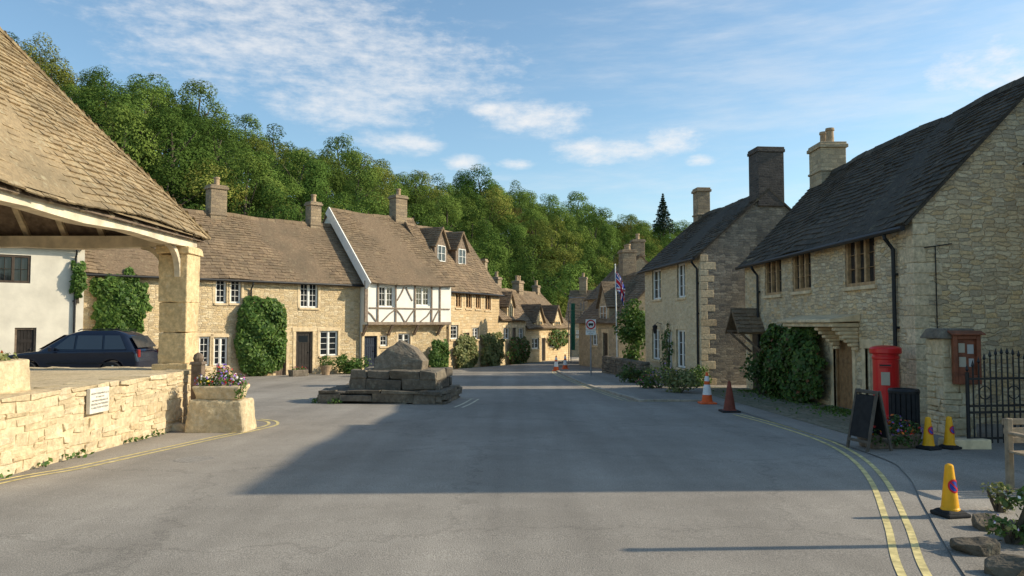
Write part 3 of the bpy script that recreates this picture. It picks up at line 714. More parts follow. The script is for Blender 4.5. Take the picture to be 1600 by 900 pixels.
for pts in (((571,484),(580,492),(588,503)),((617,484),(609,490),(596,503)),((620,470),(627,458),(631,449)),((644,470),(638,458),(634,449)),((634,503),(641,492),(647,484)),((632,503),(626,492),(619,484)),((674,484),(667,494),(656,503)),((676,503),(681,492),(686,484))): tm(pts,.065,-.012)
tb.build('timber_frame',m_brace,B.root,bevel=.012)
bb=MB(); al=B.al
p0=Vector((-.14,-.32,B.E-.32*math.tan(al)-.05)); p1=Vector((-.14,B.D/2,B.Rg-.03)); bb.bar(p0,p1,.06,.46,(0,0,1))
bb.build('bargeboard',m_white,B.root)
for px in (570,610,650,687):
    br=MB(); x=B.loc(px,510,.2)[0]; br.bar((x,.38,zj-.55),(x,.02,zj-.03),.1,.12,(1,0,0)); br.build('jetty_bracket',m_timber,B.root)
Cc=House('golden_stone_house','golden ashlar house with two roof dormers right of the timber framed house','house',(-3.73,41.9),(-.81,47.9),5.2,3.8,7.4,m_stoneC,m_tileA)
for r in ((712,455,721,481),(728,456,737,482),(743,458,751,483),(758,459,767,485)): Cc.window(r,2,'wood',2,1,surround=True)
Cc.window((704,508,716,530),1,'white',3,2); Cc.window((738,512,748,530),2,'white',3,1); Cc.door((724,520,733,577),m_timber); 
xd=[Cc.loc(692,400,.9)[0],Cc.loc(724,405,.9)[0]]
for x in xd: Cc.dormer(x,1.4,zat(415,46),zat(389,46),zat(363,46),m_timber)
Cc.gutter(((.25,-.3),)); Cc.finish()
D_=House('low_stone_cottage','small low cottage with one gabled dormer beyond the golden house','house',(-.81,47.9),(1.0,53.9),4.4,2.15,4.5,m_stoneA,m_tileA)
D_.window((786,512,796,530),2,'white',2,1); D_.door((800,512,806,567),m_timber); D_.window((810,512,818,530),2,'white',2,1); D_.dormer(2.4,1.5,2.0,2.9,3.8,m_stoneA,fm=m_oak); D_.chimney(1.1,1.5,.5,.5,3.2,5.9,m_stoneCh,0); D_.finish()
E_=House('distant_stone_cottage','far cottage with two small gables where the street bends','house',(1.0,53.9),(4.65,61.2),5.4,1.55,4.2,m_stoneC,m_tileA)
E_.window((831,528,842,545),2,'white',2,1); E_.window((858,527,868,543),2,'white',2,1); E_.door((846,528,852,564),m_dark); E_.dormer(2.2,1.7,1.3,1.9,3.1,m_stoneA,fm=m_oak); E_.dormer(5.6,1.7,1.3,1.9,3.1,m_stoneA,fm=m_oak)
E_.chimney(.6,2.7,.6,.55,3.6,5.1,m_stoneCh,1); E_.chimney(4.2,2.7,.8,.6,3.6,5.0,m_stoneCh,2); E_.chimney(7.6,2.7,.5,.5,3.6,4.8,m_stoneCh,1); E_.finish()
J=House('end_cottage','distant cottage closing the view at the far end of the street','house',(5.0,70),(10.5,68.5),5,2.2,4.8,m_stoneF,m_tileA); J.window((900,515,906,528),2,'white',2,1); J.chimney(1.2,2.5,.7,.6,4.2,6.1,m_stoneCh,1); J.finish()
# ================================================================ RIGHT SIDE
F1=House('grey_roofed_cottage','low grey stone cottage with mossy roof and broad chimney beside the scaffolding','house',(4.25,48),(5.5,39),5,1.95,4.6,m_stoneF,m_tileA)
F1.window((925,520,934,540),2,'white',2,1); F1.door((942,520,950,580),m_dark); F1.dormer(6.2,2.2,1.8,2.7,4.0,m_stoneF)
F1.chimney(2.0,2.6,.9,.85,4.0,6.2,m_stoneCh,2,poth=.35); F1.finish()
F2=House('tall_gabled_house','taller grey stone house rising behind the grey roofed cottage','house',(5.6,56),(6.0,49.5),5.0,3.6,6.2,m_stoneF,m_tileA)
F2.chimney(5.6,2.5,.8,.8,5.6,7.3,m_stoneCh,1); F2.finish()
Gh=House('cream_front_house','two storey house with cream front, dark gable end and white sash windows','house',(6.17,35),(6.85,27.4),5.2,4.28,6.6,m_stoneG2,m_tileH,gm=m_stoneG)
for r in ((1019,421,1033,468),(1058,411,1071,465)): Gh.window(r,2,'white',3,1)
for r in ((1019,514,1031,562),(1057,515,1071,575)): Gh.window(r,2,'white',3,1)
Gh.door((1041,518,1051,590),m_white)
Gh.chimney(7.3,2.68,.85,1.0,6.0,8.2,m_brick,0,cap=False,lip=.04); Gh.chimney(.4,2.6,.65,.6,6.1,7.95,m_stoneCh,0)
Gh.gutter(((7.45,-.2),)); Gh.finish(quoin=[(Gh.L,0)])
H=House('rubble_stone_house','long rubble stone house with dark tiled roof and oak mullioned windows at right','house',(8,25.9),(8,15),5.4,3.85,6.75,m_stoneH,m_tileH,c=(.22,.13),tw=.26,over=.22)
H.window((1195,403,1221,461),3,'wood',3,1,surround=False); H.window((1238,390,1267,455),3,'wood',3,1,surround=False); H.window((1320,368,1367,447),3,'wood',3,1,surround=False)
H.door((1303,532,1333,662),m_door2,label='brown wooden door under the stone hood'); H.door((1353,545,1375,665),m_pale,surround=True)
H.chimney(.5,2.7,1.0,.85,6.2,7.75,m_stoneF,2,poth=.5)
xp=H.loc(1402,450)[0]; xq=H.loc(1187,450)[0]
H.gutter(((xp,-.2),(xq,.3))); H.finish(quoin=[(H.L,0)])
hd=MB(); x0,x1=H.loc(1258,505)[0],H.loc(1345,505)[0]; zc=H.loc(1290,500)[1]
hd.hexa([(x0,-.72,zc-.07),(x1,-.72,zc-.07),(x1,0,zc-.04),(x0,0,zc-.04),(x0,-.72,zc+.01),(x1,-.72,zc+.01),(x1,0,zc+.14),(x0,0,zc+.14)])
hd.box(x0+.06,-.64,zc-.17,x1-.06,-.003,zc-.075)
hd.build('door_hood',m_dress,H.root,bevel=.02)
for xx in (x0+.3,x1-1.2,x1-.2):
    hb=MB()
    for q in range(6): hb.box(xx-.1,-.56+.09*q,zc-.175-.09*(q+1),xx+.1,-.002,zc-.175-.09*q-.004)
    hb.build('hood_bracket',m_dress,H.root,bevel=.03)
pr=MB(); zE=zat(515,24.3)-H.g; zR=zat(482,24.3)-H.g; pd=.85
for sg in (1,-1):
    w=1.35; al=math.atan2(zR-zE,w/2); V=Vector((sg*math.cos(al),0,math.sin(al))); N=Vector((-sg*math.sin(al),0,math.cos(al))); xc=1.25
    Hh=(w/2+.1)/math.cos(al); O=Vector((xc-sg*(w/2+.1),-pd if sg==-1 else .0,zE-.1*math.tan(al))); U=Vector((0,-1 if sg==1 else 1,0)); p=[O,O+U*pd,O+U*pd+V*Hh,O+V*Hh]
    pr.hexa([q-N*.06 for q in p]+[q+N*.004 for q in p]); tiles(pr,O,U,V,N,pd,Hh,.18,.15,.24)
pr.build('tiled_door_hood',m_tileA,H.root,uv=False)
for sx in (.66,1.84):
    pp=MB(); pp.bar((sx,-.03,zE-.75),(sx,-pd+.1,zE-.08),.07,.08,(1,0,0)); pp.bar((sx,-.02,zE-.06),(sx,-pd+.04,zE-.06),.08,.09,(1,0,0)); pp.build('hood_strut',m_timber,H.root,bevel=.01)
H2=MB(); H2.box(.8,-.03,-.1,1.7,-.004,zE-.1); H2.build('side_door',m_dark,H.root,bevel=.006)
ww=MB(); xg=H.L+.03; ww.tube([(xg,.42,3.75),(xg,.42,2),(xg,.36,.3)],.012,6); ww.tube([(xg,.2,3.72),(xg,.42,3.75),(xg,.75,3.8)],.012,6); ww.build('gable_cable',m_black,H.root)
K_=House('neighbour_house','tall stone house to the right of the iron gate','house',(10.5,15.7),(10.5,9.15),5.2,5.2,8.3,m_stoneH,m_tileH,vo=.05); K_.window((2.2,3.2,3.4,4.3),2,'wood',3,1); K_.window((4.4,3.2,5.6,4.3),2,'wood',3,1); K_.door((3.3,0,4.3,2.1),m_dark); K_.finish(back_tiles=False)
# ================================================================ MARKET HALL
cx,cy=-9.95,12.0; hs=3.65; zc=zat(372,15.65); plz=.78
mk=empty('market_hall','open sided stone market hall with pyramid stone tiled roof at the left','market hall',(cx,cy,0))
r=MB(); tana=1.23; al=math.atan(tana); ca,sa=math.cos(al),math.sin(al); Hs=hs/ca; apex=zc+hs*tana
for k in range(4):
    th=k*PI/2; out=Vector((math.cos(th),math.sin(th),0)); U=Vector((-math.sin(th),math.cos(th),0))
    O=out*hs-U*hs+Vector((0,0,zc)); V=-out*ca+Vector((0,0,sa)); N=out*sa+Vector((0,0,ca))
    r.face([O,O+U*2*hs,O+U*hs+V*Hs])
    tiles(r,O,U,V,N,2*hs,Hs,.155,.09,.17,.02,lim=lambda v:(v*ca-.05,2*hs-v*ca+.05),j=.011)
    for q in range(46):
        t=q/46; p=out*hs*(1-t)+U*hs*(1-t)+Vector((0,0,zc+hs*t*tana)); d=(-out-U+Vector((0,0,tana))).normalized()
        s_=d.cross(UZ).normalized(); r.obox(p+d*.07+Vector((0,0,.038)),d,s_,s_.cross(d),.075,.075,.02,.006)
for i,(X,Y,Z) in enumerate(r.v): r.v[i]=(X,Y,Z+.04*math.sin(Y*1.3+.5)+.03*math.sin(X*1.7+Y*.8)-.02)
r.build('roof',m_tileM,mk,uv=False)
uc=MB()
for k in range(4):
    th=k*PI/2; out=Vector((math.cos(th),math.sin(th),0)); U=Vector((-math.sin(th),math.cos(th),0)); O=out*(hs-.05)-U*(hs-.05)+Vector((0,0,zc-.1)); uc.face([O,O+U*2*(hs-.05),Vector((0,0,apex-.2))])
uc.build('roof_boarding',m_timber,mk)
pz=zc-.10
for (sx,sy) in ((1,1),(1,-1),(-1,1),(-1,-1)):
    p=MB(); X,Y=sx*(hs-.40),sy*(hs-.46)
    p.box(X-.37,Y-.36,plz-.02,X+.35,Y+.36,plz+.12,.02); z=plz+.12
    while z<pz-.32:
        h=R.uniform(.5,.8); h=h if z+h<pz-.6 else pz-.3-z; w=.285+R.uniform(-.01,.01)
        p.box(X-w,Y-w,z+.001,X+w,Y+w,z+h-.001,.012); z+=h
    p.box(X-.34,Y-.35,pz-.3,X+.33,Y+.35,pz-.14,.015)
    roughen(p.build('pillar',m_pillar,mk,bevel=.02,seg=2),3,.045,.2)
e=hs-.27
for k in range(4):
    th=k*PI/2; c_,s_=math.cos(th),math.sin(th); rt=lambda x,y,z:(x*c_-y*s_,x*s_+y*c_,z)
    bm_=MB(); n=10
    for q in range(n):   # hand hewn beam in slightly uneven lengths
        ya,yb=-e+2*e*q/n,-e+2*e*(q+1)/n; f=lambda y:.025*math.sin(y*2.1+k)
        P=[rt(e-.13,ya,pz-.14+f(ya)),rt(e+.13,ya,pz-.14+f(ya)),rt(e+.13,yb,pz-.14+f(yb)),rt(e-.13,yb,pz-.14+f(yb))]; Q=[rt(e-.13,ya,pz+.1),rt(e+.13,ya,pz+.1),rt(e+.13,yb,pz+.1),rt(e-.13,yb,pz+.1)]
        bm_.hexa(P+Q)
    bm_.build('beam',m_lime,mk)
    for sg in (1,-1):
        cb=MB(); pl=[]
        for q in range(8):
            t=q/7*PI/2; pl.append((e-.04,sg*(e-.46-.5*(1-math.cos(t))),pz-.13-.62*(1-math.sin(t))))
        for a,b in zip(pl[:-1],pl[1:]): cb.bar(rt(*a),rt(*b),.09,.11,rt(1,0,0))
        cb.build('brace',m_lime,mk)
    for q in range(9):
        yy=-e+.3+q*(2*e-.6)/8; rf=MB(); d=hs-max(abs(yy),.3); rf.bar(rt(hs-.1,yy,zc-.08),rt(hs-.1-d,yy,zc-.08+d*tana),.08,.11,rt(0,1,0)); rf.build('rafter',m_pale,mk)
pc=MB(); pc.box(-hs-.1,-hs-.0,-.8,hs-.35,hs-.35,plz-.03); pc.box(-hs-.1,-hs,plz-.03,hs-.0,hs-.0,plz); pc.build('platform',m_pave,mk)
mm=MB(); mm.box(-hs-.05,-hs-.04,-.8,hs+.060,hs+.060,plz-.032); mm.build('wall_mortar',m_mort,mk)
pw=MB()
for (O,U,N_,L) in ((Vector((hs+.06,-hs-.05,0)),UY,UX,2*hs+.1),(Vector((hs+.06,hs+.06,0)),-UX,UY,2*hs),(Vector((-hs,-hs-.06,0)),UX,-UY,2*hs)): courses(pw,O,U,N_,L,-.5,plz-.07,.06,.19,.12,.55,.4,.022,.02)
courses(pw,Vector((hs+.075,-hs-.08,0)),UY,UX,2*hs+.135,plz-.07,plz+.012,.08,.09,.22,.7,.55,.035,.02)
courses(pw,Vector((hs+.06,hs+.075,0)),-UX,UY,2*hs,plz-.07,plz+.012,.08,.09,.22,.7,.55,.035,.02)
roughen(pw.build('platform_wall',m_block,mk,bevel=.016,seg=2),1,.03,.12)
d=ray(153,625); t=(cx+hs+.12)/d.x; pl=Vector((d.x*t,d.y*t,CH+d.z*t))
plq=empty('plaque','pale lettered plaque fixed to the market hall platform wall','plaque',(cx+hs+.12,pl.y,pl.z))
q=MB(); q.box(-.03,-.26,-.185,.03,.26,.185); q.build('plate',m_plaque,plq,bevel=.006)
text_mesh('lettering','ANCIENT MONUMENTS ACTS\n1913 AND 1953\nANY PERSON INJURING OR\nDEFACING THIS MONUMENT\nIS LIABLE TO PROSECUTION',.036,m_ink,plq,(.033,0,0),(PI/2,0,PI/2),space=1.45)
def planter(root,soilz,blobs,lm,petals,probs,dens=260,leaf=.06,pd=70,ps=.05):
    P,N=blobs_pts(blobs,dens,.3); leaf_obj('foliage',lm,P,N+np.array([0,0,.4]),leaf,root)
    P,N=blobs_pts([(c,(r[0]*1.05,r[1]*1.05,r[2]*1.08)) for c,r in blobs],pd,.93); k=P[:,2]>soilz; leaf_obj('flowers',None,P[k],N[k]*2,ps,root,mats=petals,probs=probs)
t=empty('stone_planter','square stone block planter with low pale plants on the platform at the left edge','planter',(-6.75,9.85,plz))
q=MB(); q.box(-.3,-.45,0,.2,.5,.42,.02); roughen(q.build('block',m_block,t,bevel=.03),3,.04,.15)
planter(t,.4,[((-.05,.15,.46),(.2,.28,.12)),((-.05,-.2,.46),(.2,.24,.1))],L_pale,[m_orp,m_yelp],[.5,.5],pd=30,ps=.04)
t=ground_root('wooden_bollard','dark brown wooden bollard between the market hall pillar and the flower trough','bollard',-6.0,14.5)
q=MB(); q.box(-.1,-.1,-.1,.1,.1,1.2); q.hexa([(-.13,-.13,1.2),(.13,-.13,1.2),(.13,.13,1.2),(-.13,.13,1.2),(-.11,-.11,1.26),(.11,-.11,1.26),(.11,.11,1.26),(-.11,.11,1.26)]); q.lathe([(.08,1.26),(.1,1.32),(.08,1.39),(.02,1.43)],0,0,12); q.build('post',m_timber,t,bevel=.012)
pb=empty('stone_pedestal','squat weathered stone block pedestal under the flower trough','pedestal',(-5.35,14.0,gz(0,14.0)))
q=MB(); q.hexa([(-.56,-.33,-.03),(.53,-.31,-.03),(.54,.4,-.03),(-.55,.4,-.03),(-.5,-.29,.6),(.46,-.28,.58),(.47,.37,.58),(-.5,.37,.61)]); roughen(q.build('block',m_block,pb,bevel=.05,seg=3),4,.06,.2)
q=MB(); rock(q,(-.8,.1,.04),(.26,.2,.12)); q.build('foot_stone',m_block,pb,bevel=.02,fixn=True)
tr=empty('flower_trough','stone trough of pink, purple and white flowers on the stone pedestal','planter',(-5.37,14.03,gz(0,14.0)+.585))
q=MB(); q.hexa([(-.36,-.24,0),(.36,-.24,0),(.36,.24,0),(-.36,.24,0),(-.44,-.3,.25),(.44,-.3,.25),(.44,.3,.25),(-.44,.3,.25)]); roughen(q.build('trough',m_block,tr,bevel=.03),3,.04,.15)
planter(tr,.25,[((-.26,-.02,.31),(.22,.22,.17)),((.05,0,.36),(.24,.22,.2)),((.31,-.02,.29),(.18,.2,.15)),((-.05,.05,.52),(.13,.13,.14)),((.4,-.2,.15),(.13,.11,.15))],L_herb,[m_pink,m_purp,m_wht,m_redp,m_yelp],[.28,.32,.2,.12,.08],dens=460,leaf=.05,pd=170,ps=.044)
# ================================================================ CROSS
cr=ground_root('market_cross_base','weathered broken stone market cross base on two worn steps in the road','monument',-3.28,20.85,math.radians(-7)); cr.scale=(.93,.92,1)
def ring(mb,hx,hy,z0,z1,c0,c1,w0,w1,j=.03):
    for (O,U,N_,L) in ((Vector((-hx,-hy,0)),UX,-UY,2*hx),(Vector((hx,-hy,0)),UY,UX,2*hy),(Vector((hx,hy,0)),-UX,UY,2*hx),(Vector((-hx,hy,0)),-UY,-UX,2*hy)): courses(mb,O,U,N_,L,z0,z1,c0,c1,w0,w1,.5,.09,j,0)
q=MB(); ring(q,1.78,1.25,-.12,.36,.15,.25,.5,1.4,.035); q.box(-1.5,-1.0,.1,1.5,1.0,.36); roughen(q.build('lower_step',m_crossst,cr,bevel=.03),2,.05,.3)
q=MB(); ring(q,1.26,.9,.36,.86,.2,.28,.6,1.3,.04); q.box(-1.05,-.7,.5,1.05,.7,.865)
for i in range(len(q.v)): q.v[i]=(q.v[i][0]+.28,q.v[i][1],q.v[i][2])
roughen(q.build('upper_step',m_crossst,cr,bevel=.03,seg=2),2,.05,.3)
q=MB(); bm=bmesh.new()
for (x,z,ya,yb) in ((-.72,.84,-.5,.45),(.68,.84,-.5,.45),(-.74,1.16,-.46,.4),(.72,1.1,-.44,.4),(-.40,1.42,-.36,.3),(-.02,1.66,-.2,.14),(.40,1.42,-.32,.28)):
    for y in (ya,yb): bm.verts.new((x+.3+R.uniform(-.04,.04),y+R.uniform(-.05,.05),z+R.uniform(-.03,.03)))
bmesh.ops.convex_hull(bm,input=bm.verts); bm.verts.index_update()
q.v=[tuple(v.co) for v in bm.verts]; q.f=[tuple(v.index for v in f.verts) for f in bm.faces]; q.mi=[0]*len(q.f); bm.free()
roughen(q.build('socket_stone',m_crossst,cr,bevel=.02,seg=2,fixn=True),3,.06,.2)
wd=[((R.uniform(-1.9,-1.2),-1.3+R.uniform(-.1,.1),.05),(.15,.1,.12)) for _ in range(5)]; P,N=blobs_pts(wd,200); o=leaf_obj('weeds',L_herb,P,N,.07,cr); o['kind']='stuff'
# ================================================================ PLANTS ON / BY HOUSES
def patch(name,label,cat,house,px,n,depth,mat,leaf=.13,shape=.5,zfloor=None,group=None,mats=None,probs=None,off=0,edge=.25):
    x0,z0,x1,z1=house.rect(*px,off) if max(px)>40 else px
    g=empty(name,label,cat,house.root.location.copy(),house.root.rotation_euler.z,group)
    if zfloor is not None: z0=zfloor
    cxm,czm=(x0+x1)/2,(z0+z1)/2; a,b=(x1-x0)/2,(z1-z0)/2
    N_=n*3; X=rng.uniform(-1.1,1.1,N_); Z=rng.uniform(-1.05,1.08,N_); ph=rng.uniform(0,6.28,6)
    ang=np.arctan2(Z,X); rr=(np.abs(X)**(2/shape*1.0)+np.abs(Z)**(2/shape))**(shape/2)
    lim=1-edge*.5+edge*.5*(np.sin(ang*5+ph[0])*.5+np.sin(ang*9+ph[1])*.35+np.sin(ang*17+ph[2])*.3)
    k=(rr<lim); X,Z,rr=X[k][:n],Z[k][:n],rr[k][:n]
    hump=np.sqrt(np.clip(1-rr*rr*.9,.03,1)); lump=.75+.25*np.sin(X*a*4+ph[3])*np.sin(Z*b*4.3+ph[4])
    dp=depth*hump*lump; fr=rng.uniform(.55,1.08,len(X))
    P=np.stack([cxm+X*a,off-.02-dp*fr,czm+Z*b],1); N=np.stack([X*.7,-np.ones(len(X)),Z*.5+.35],1)
    st=MB()
    for q in range(4):
        xx=cxm+R.uniform(-.5,.5)*a; pts=[(cxm+R.uniform(-.15,.15)*a,off-.06,max(z0,-.3)-.1)]; 
        for w in range(1,5): pts.append((pts[0][0]+(xx-pts[0][0])*w/4+R.uniform(-.08,.08),off-.05,z0+(z1-z0)*w/4*.85))
        st.tube(pts,[.03,.025,.02,.014,.008],5)
    st.build('stem',m_bark,g,uv=False); leaf_obj('foliage',mat,P,N,leaf,g,mats=mats,probs=probs); return g
def bush(name,label,cat,x,y,blobs,mat,dens=60,leaf=.1,group=None,dz=0,petals=None):
    g=ground_root(name,label,cat,x,y,0,group,dz); st=MB()
    for (c,r) in blobs[:6]: st.tube([(0,0,-.05),(c[0]*.6,c[1]*.6,c[2]*.5),(c[0],c[1],c[2])],[.03,.02,.008],5)
    st.build('stem',m_bark,g,uv=False); P,N=blobs_pts(blobs,dens,.45); k=P[:,2]>0; leaf_obj('foliage',mat,P[k],N[k]+np.array([0,0,.3]),leaf,g)
    if petals:
        P,N=blobs_pts([(c,tuple(q*1.04 for q in r)) for c,r in blobs],petals[2],.95); k=P[:,2]>.05; leaf_obj('flowers',None,P[k],N[k]*2,petals[3],g,mats=petals[0],probs=petals[1])
    return g
patch('wall_shrub','tall rounded green shrub trained against the cottage wall between window and doors','shrub',A,(364,462,445,594),6500,.8,L_ivy,.14,.55,zfloor=-.1,edge=.1)
patch('creeper','green creeper over the left end of the cottage behind the car','creeper',A,(134,418,236,530),4600,.5,L_ivy,.16,.6,edge=.35)
patch('climbing_plant','leafy climber at the corner of the cream white house','creeper',W,(108,404,135,470),800,.35,L_ivy,.15,.7,edge=.5)
for i,(px,lm,lb) in enumerate((((666,528,698,580),L_ivy,'green climber at the corner between timber framed and golden houses'),((704,520,742,582),L_pale,'pale yellow climber on the golden house, nearest the timber framed house'),((746,516,784,578),L_pale,'pale climbing shrub at the far end of the golden house'))):
    patch('climbing_plant',lb,'climbing plant',Cc if i else B,px,2200,.6,lm,.15,.6,zfloor=-.3,edge=.3)
patch('red_creeper','reddish green creeper beside the low cottage','creeper',D_,(787,524,824,572),1800,.6,L_red,.15,.6,zfloor=-.3,edge=.3,mats=[L_red,L_ivy],probs=[.45,.55])
patch('green_creeper','small green creeper on the farthest left cottage','creeper',E_,(852,512,886,545),1100,.5,L_ivy,.16,.6,edge=.4,mats=[L_ivy,L_red],probs=[.75,.25])
patch('house_creeper','big dark creeper bushing out beside the hooded door of the rubble house','creeper',H,(1210,500,1304,655),10000,.95,L_ivyd,.12,.5,zfloor=-.1,edge=.2,mats=[L_ivyd,L_ivy,L_red],probs=[.6,.35,.05])
patch('door_creeper','creeper around the front door of the cream fronted house','creeper',Gh,(1036,500,1056,580),350,.25,L_ivyd,.11,.7,zfloor=-.1,edge=.5)
p=GP(545,584); bush('round_bush','rounded green bush beside the navy door','bush',p.x,p.y,clumpy((0,0,.55),(.8,.7,.5),14,.35,0),L_ivy,90,.1)
p=GP(509,586); q=ground_root('plant_pot','round clay pot with a bushy plant by the cottage window','plant pot',p.x,p.y); m=MB(); m.lathe([(.16,0),(.25,.38),(.28,.4),(.28,.45),(.23,.45)],0,0,18); m.build('pot',m_terra,q)
P,N=blobs_pts([((0,0,.62),(.35,.35,.3))],200); leaf_obj('foliage',L_herb,P,N,.08,q)
p=GP(466,588); q=ground_root('stone_trough','low stone trough with small plants in front of the dark doors','planter',p.x,p.y,math.radians(45)); m=MB(); m.box(-.4,-.2,0,.4,.2,.3,.02); m.build('trough',m_crossst,q,bevel=.03); planter(q,.3,[((-.15,0,.33),(.25,.18,.12)),((.2,0,.33),(.2,.16,.1))],L_herb,[m_pink,m_redp],[.5,.5],dens=200)
bush('tall_shrub','tall bright green shrub against the far corner of the cream fronted house','shrub',5.85,36.4,clumpy((0,0,1.95),(.6,.9,1.95),40,.42,0),L_ivy,46,.15)
gw=ground_root('garden_wall','low dry stone garden wall in front of the grey roofed cottage','wall',4.45,37.5,math.radians(-82)); m=MB(); courses(m,Vector((0,0,0)),UX,-UY,6.5,-.2,.85,.1,.2,.25,.6,.35); m.build('stones',m_crossst,gw,bevel=.015)
for i,(px,py,w,lb) in enumerate(((1028,607,.75,'low clipped lavender hedge beneath the cream house window'),(1062,614,.7,'grey green low bush at the kerb before the dark gable'),(990,598,.6,'low bush beside the garden wall'),(1085,604,.5,'small bush at the foot of the dark gable'))):
    p=GP(px,py); bush('low_bush',lb,'bush',p.x,p.y,clumpy((0,0,.32),(w,.6,.35),12,.28,0),[L_ivyd,L_pale,L_ivyd,L_herb][i],80,.09,petals=([m_purp,m_pink],[.7,.3],14,.06) if i==0 else None)
bush('porch_plant','dark leafy plant below the small tiled door hood','bush',7.45,22.7,clumpy((0,0,.6),(.4,.5,.6),12,.3,0),L_ivyd,80,.1)
P=[]; 
for i in range(1500):
    x=7.9-abs(R.gauss(0,.55)); y=R.uniform(15.2,24.5); 
    if x>6 and R.random()<abs(math.sin(x*2.3)*math.cos(y*.9))*.9+.1: P.append((x,y,gz(x,y)+.04))
o=leaf_obj('verge_grass',L_herb,P,[(0,0,.25)]*len(P),.07); tag(o,'grass and weeds between the cobbles of the verge','grass',kind='stuff')
P=[]
for i in range(300):
    y=8.2+R.random()**1.0*7.6; x=-6.14+R.gauss(0,.05); 
    if math.sin(y*3.1)+math.sin(y*7.7)>.1: P.append((x,y,gz(x,y)+R.uniform(.02,.1)))
o=leaf_obj('wall_weeds',L_herb,P,[(.4,0,.5)]*len(P),.06); tag(o,'small weeds along the foot of the market hall wall','weeds',kind='stuff')
# ================================================================ STREET OBJECTS
def cone_patch(root,name,mat,prof,h0,rho0,rho1,dz=.004,a0=0,a1=2*PI,face=-PI/2,parent=None):
    mb=MB(); rad=lambda h:prof[0]+(prof[1]-prof[0])*h
    def pt(rho,ph):
        h=h0+rho*math.sin(ph); s=rho*math.cos(ph); r=rad(h); th=face+s/r; return ((r+dz)*math.cos(th),(r+dz)*math.sin(th),h)
    n=28; k=5
    for i in range(n):
        for j in range(k):
            p0,p1=a0+(a1-a0)*i/n,a0+(a1-a0)*(i+1)/n; r0,r1=rho0+(rho1-rho0)*j/k,rho0+(rho1-rho0)*(j+1)/k
            mb.face([pt(r0,p0),pt(r1,p0),pt(r1,p1),pt(r0,p1)])
    return mb.build(name,mat,parent or root),pt
def yellow_cone(label):
    t=empty('no_waiting_cone',label,'traffic cone',group='yellow no waiting cones')
    q=MB(); q.box(-.145,-.145,0,.145,.145,.04); q.hexa([(-.13,-.13,.04),(.13,-.13,.04),(.13,.13,.04),(-.13,.13,.04),(-.095,-.095,.065),(.095,-.095,.065),(.095,.095,.065),(-.095,.095,.065)]); q.build('base',m_rub,t,bevel=.015)
    q=MB(); q.lathe([(.1,.06),(.097,.075),(.09,.085),(.045,.46),(.04,.48),(.02,.49)],0,0,28); b=q.build('body',m_conyel,t,smooth=False)
    pf=(.1002,.1002-.12)
    cone_patch(t,'sign_disc',m_blue,pf,.29,0.0005,.062,.004)
    cone_patch(t,'sign_ring',m_red,pf,.29,.047,.064,.007)
    mb=MB()
    for i in range(8):
        s0,s1=-.049+.098*i/8,-.049+.098*(i+1)/8; w=.008; q=[]
        for (s,w_) in ((s0,-w),(s0,w),(s1,w),(s1,-w)):
            u=(s-w_)*.707; v=-(s+w_)*.707; h=.29+v; r=pf[0]+(pf[1]-pf[0])*h; th=-PI/2+u/r; q.append(((r+.007)*math.cos(th),(r+.007)*math.sin(th),h))
        mb.face(q[::-1])
    mb.build('sign_slash',m_red,t); return t
yc=yellow_cone('yellow no waiting cone standing alone in the sun at the near right kerb')
def place(o,px,py,rz=0,dz=PZ,sc=(1,1,1)):
    p=GP(px,py,dz); o.location=p; o.rotation_euler=(0,0,rz); o.scale=sc
place(yc,1485,806,.2,sc=(.86,.86,1))
y2=copy_tree(yc); place(y2,1451,702,.4,sc=(.9,.9,1)); y2['label']='yellow no waiting cone, left one of the pair near the iron gate'
y3=copy_tree(yc); place(y3,1484,701,.5,sc=(.9,.9,1)); y3['label']='yellow no waiting cone, right one of the pair near the iron gate'
def cone(label,mat,h=.75,sl=True,group='orange road cones'):
    t=empty('traffic_cone',label,'traffic cone',group=group); q=MB(); w=.21; q.box(-w,-w,0,w,w,.05); q.build('base',m_rub if mat is m_condark else mat,t,bevel=.02)
    R_=lambda z:.15-.12*(z/h); q=MB(); q.lathe([(.17,.05),(R_(.07),.07),(R_(h-.02),h-.02),(.02,h)],0,0,24); q.build('body',mat,t)
    if sl:
        for (a,b) in ((.22,.46),(.54,.66)):
            q=MB(); q.lathe([(R_(a*h/.75)+.004,a*h/.75),(R_(b*h/.75)+.004,b*h/.75)],0,0,24); q.f=q.f[:-2]; q.mi=q.mi[:-2]; q.build('sleeve',m_conwh,t)
    return t
c1=cone('orange and white road cone at the corner of the pavement',m_conor,.82); place(c1,1105,631,dz=0)
c2=cone('dirty dark orange cone with black base beside the brighter road cone',m_condark,.72,False); place(c2,1140,644,dz=0)
c3=copy_tree(c1); c3['label']='small distant orange cone, left one by the far kerb'; place(c3,869,580,dz=0)
c4=copy_tree(c1); c4['label']='small distant orange cone, right one by the far kerb below the scaffolding'; place(c4,883,577,dz=0)
t=empty('post_box','red pillar post box against the rubble stone house','post box',(7.42,15.05,gz(0,15)+PZ),math.radians(-28)); t.scale=(.98,.98,1.07)
q=MB(); q.lathe([(.27,0),(.27,.16),(.245,.18),(.242,1.18),(.255,1.20),(.255,1.24),(.242,1.26),(.242,1.29)],0,0,32); q.build('body',m_postred,t,smooth=False,bevel=.004)
q=MB(); q.lathe([(.285,1.29),(.30,1.31),(.30,1.385),(.28,1.41),(.17,1.435),(.05,1.445)],0,0,32); q.build('cap',m_postred,t)
q=MB(); q.box(-.12,-.268,1.045,.12,-.22,1.12); q.build('slot_surround',m_postred,t,bevel=.008); 
q=MB(); q.box(-.1,-.274,1.07,.1,-.255,1.098); q.build('slot',m_black,t)
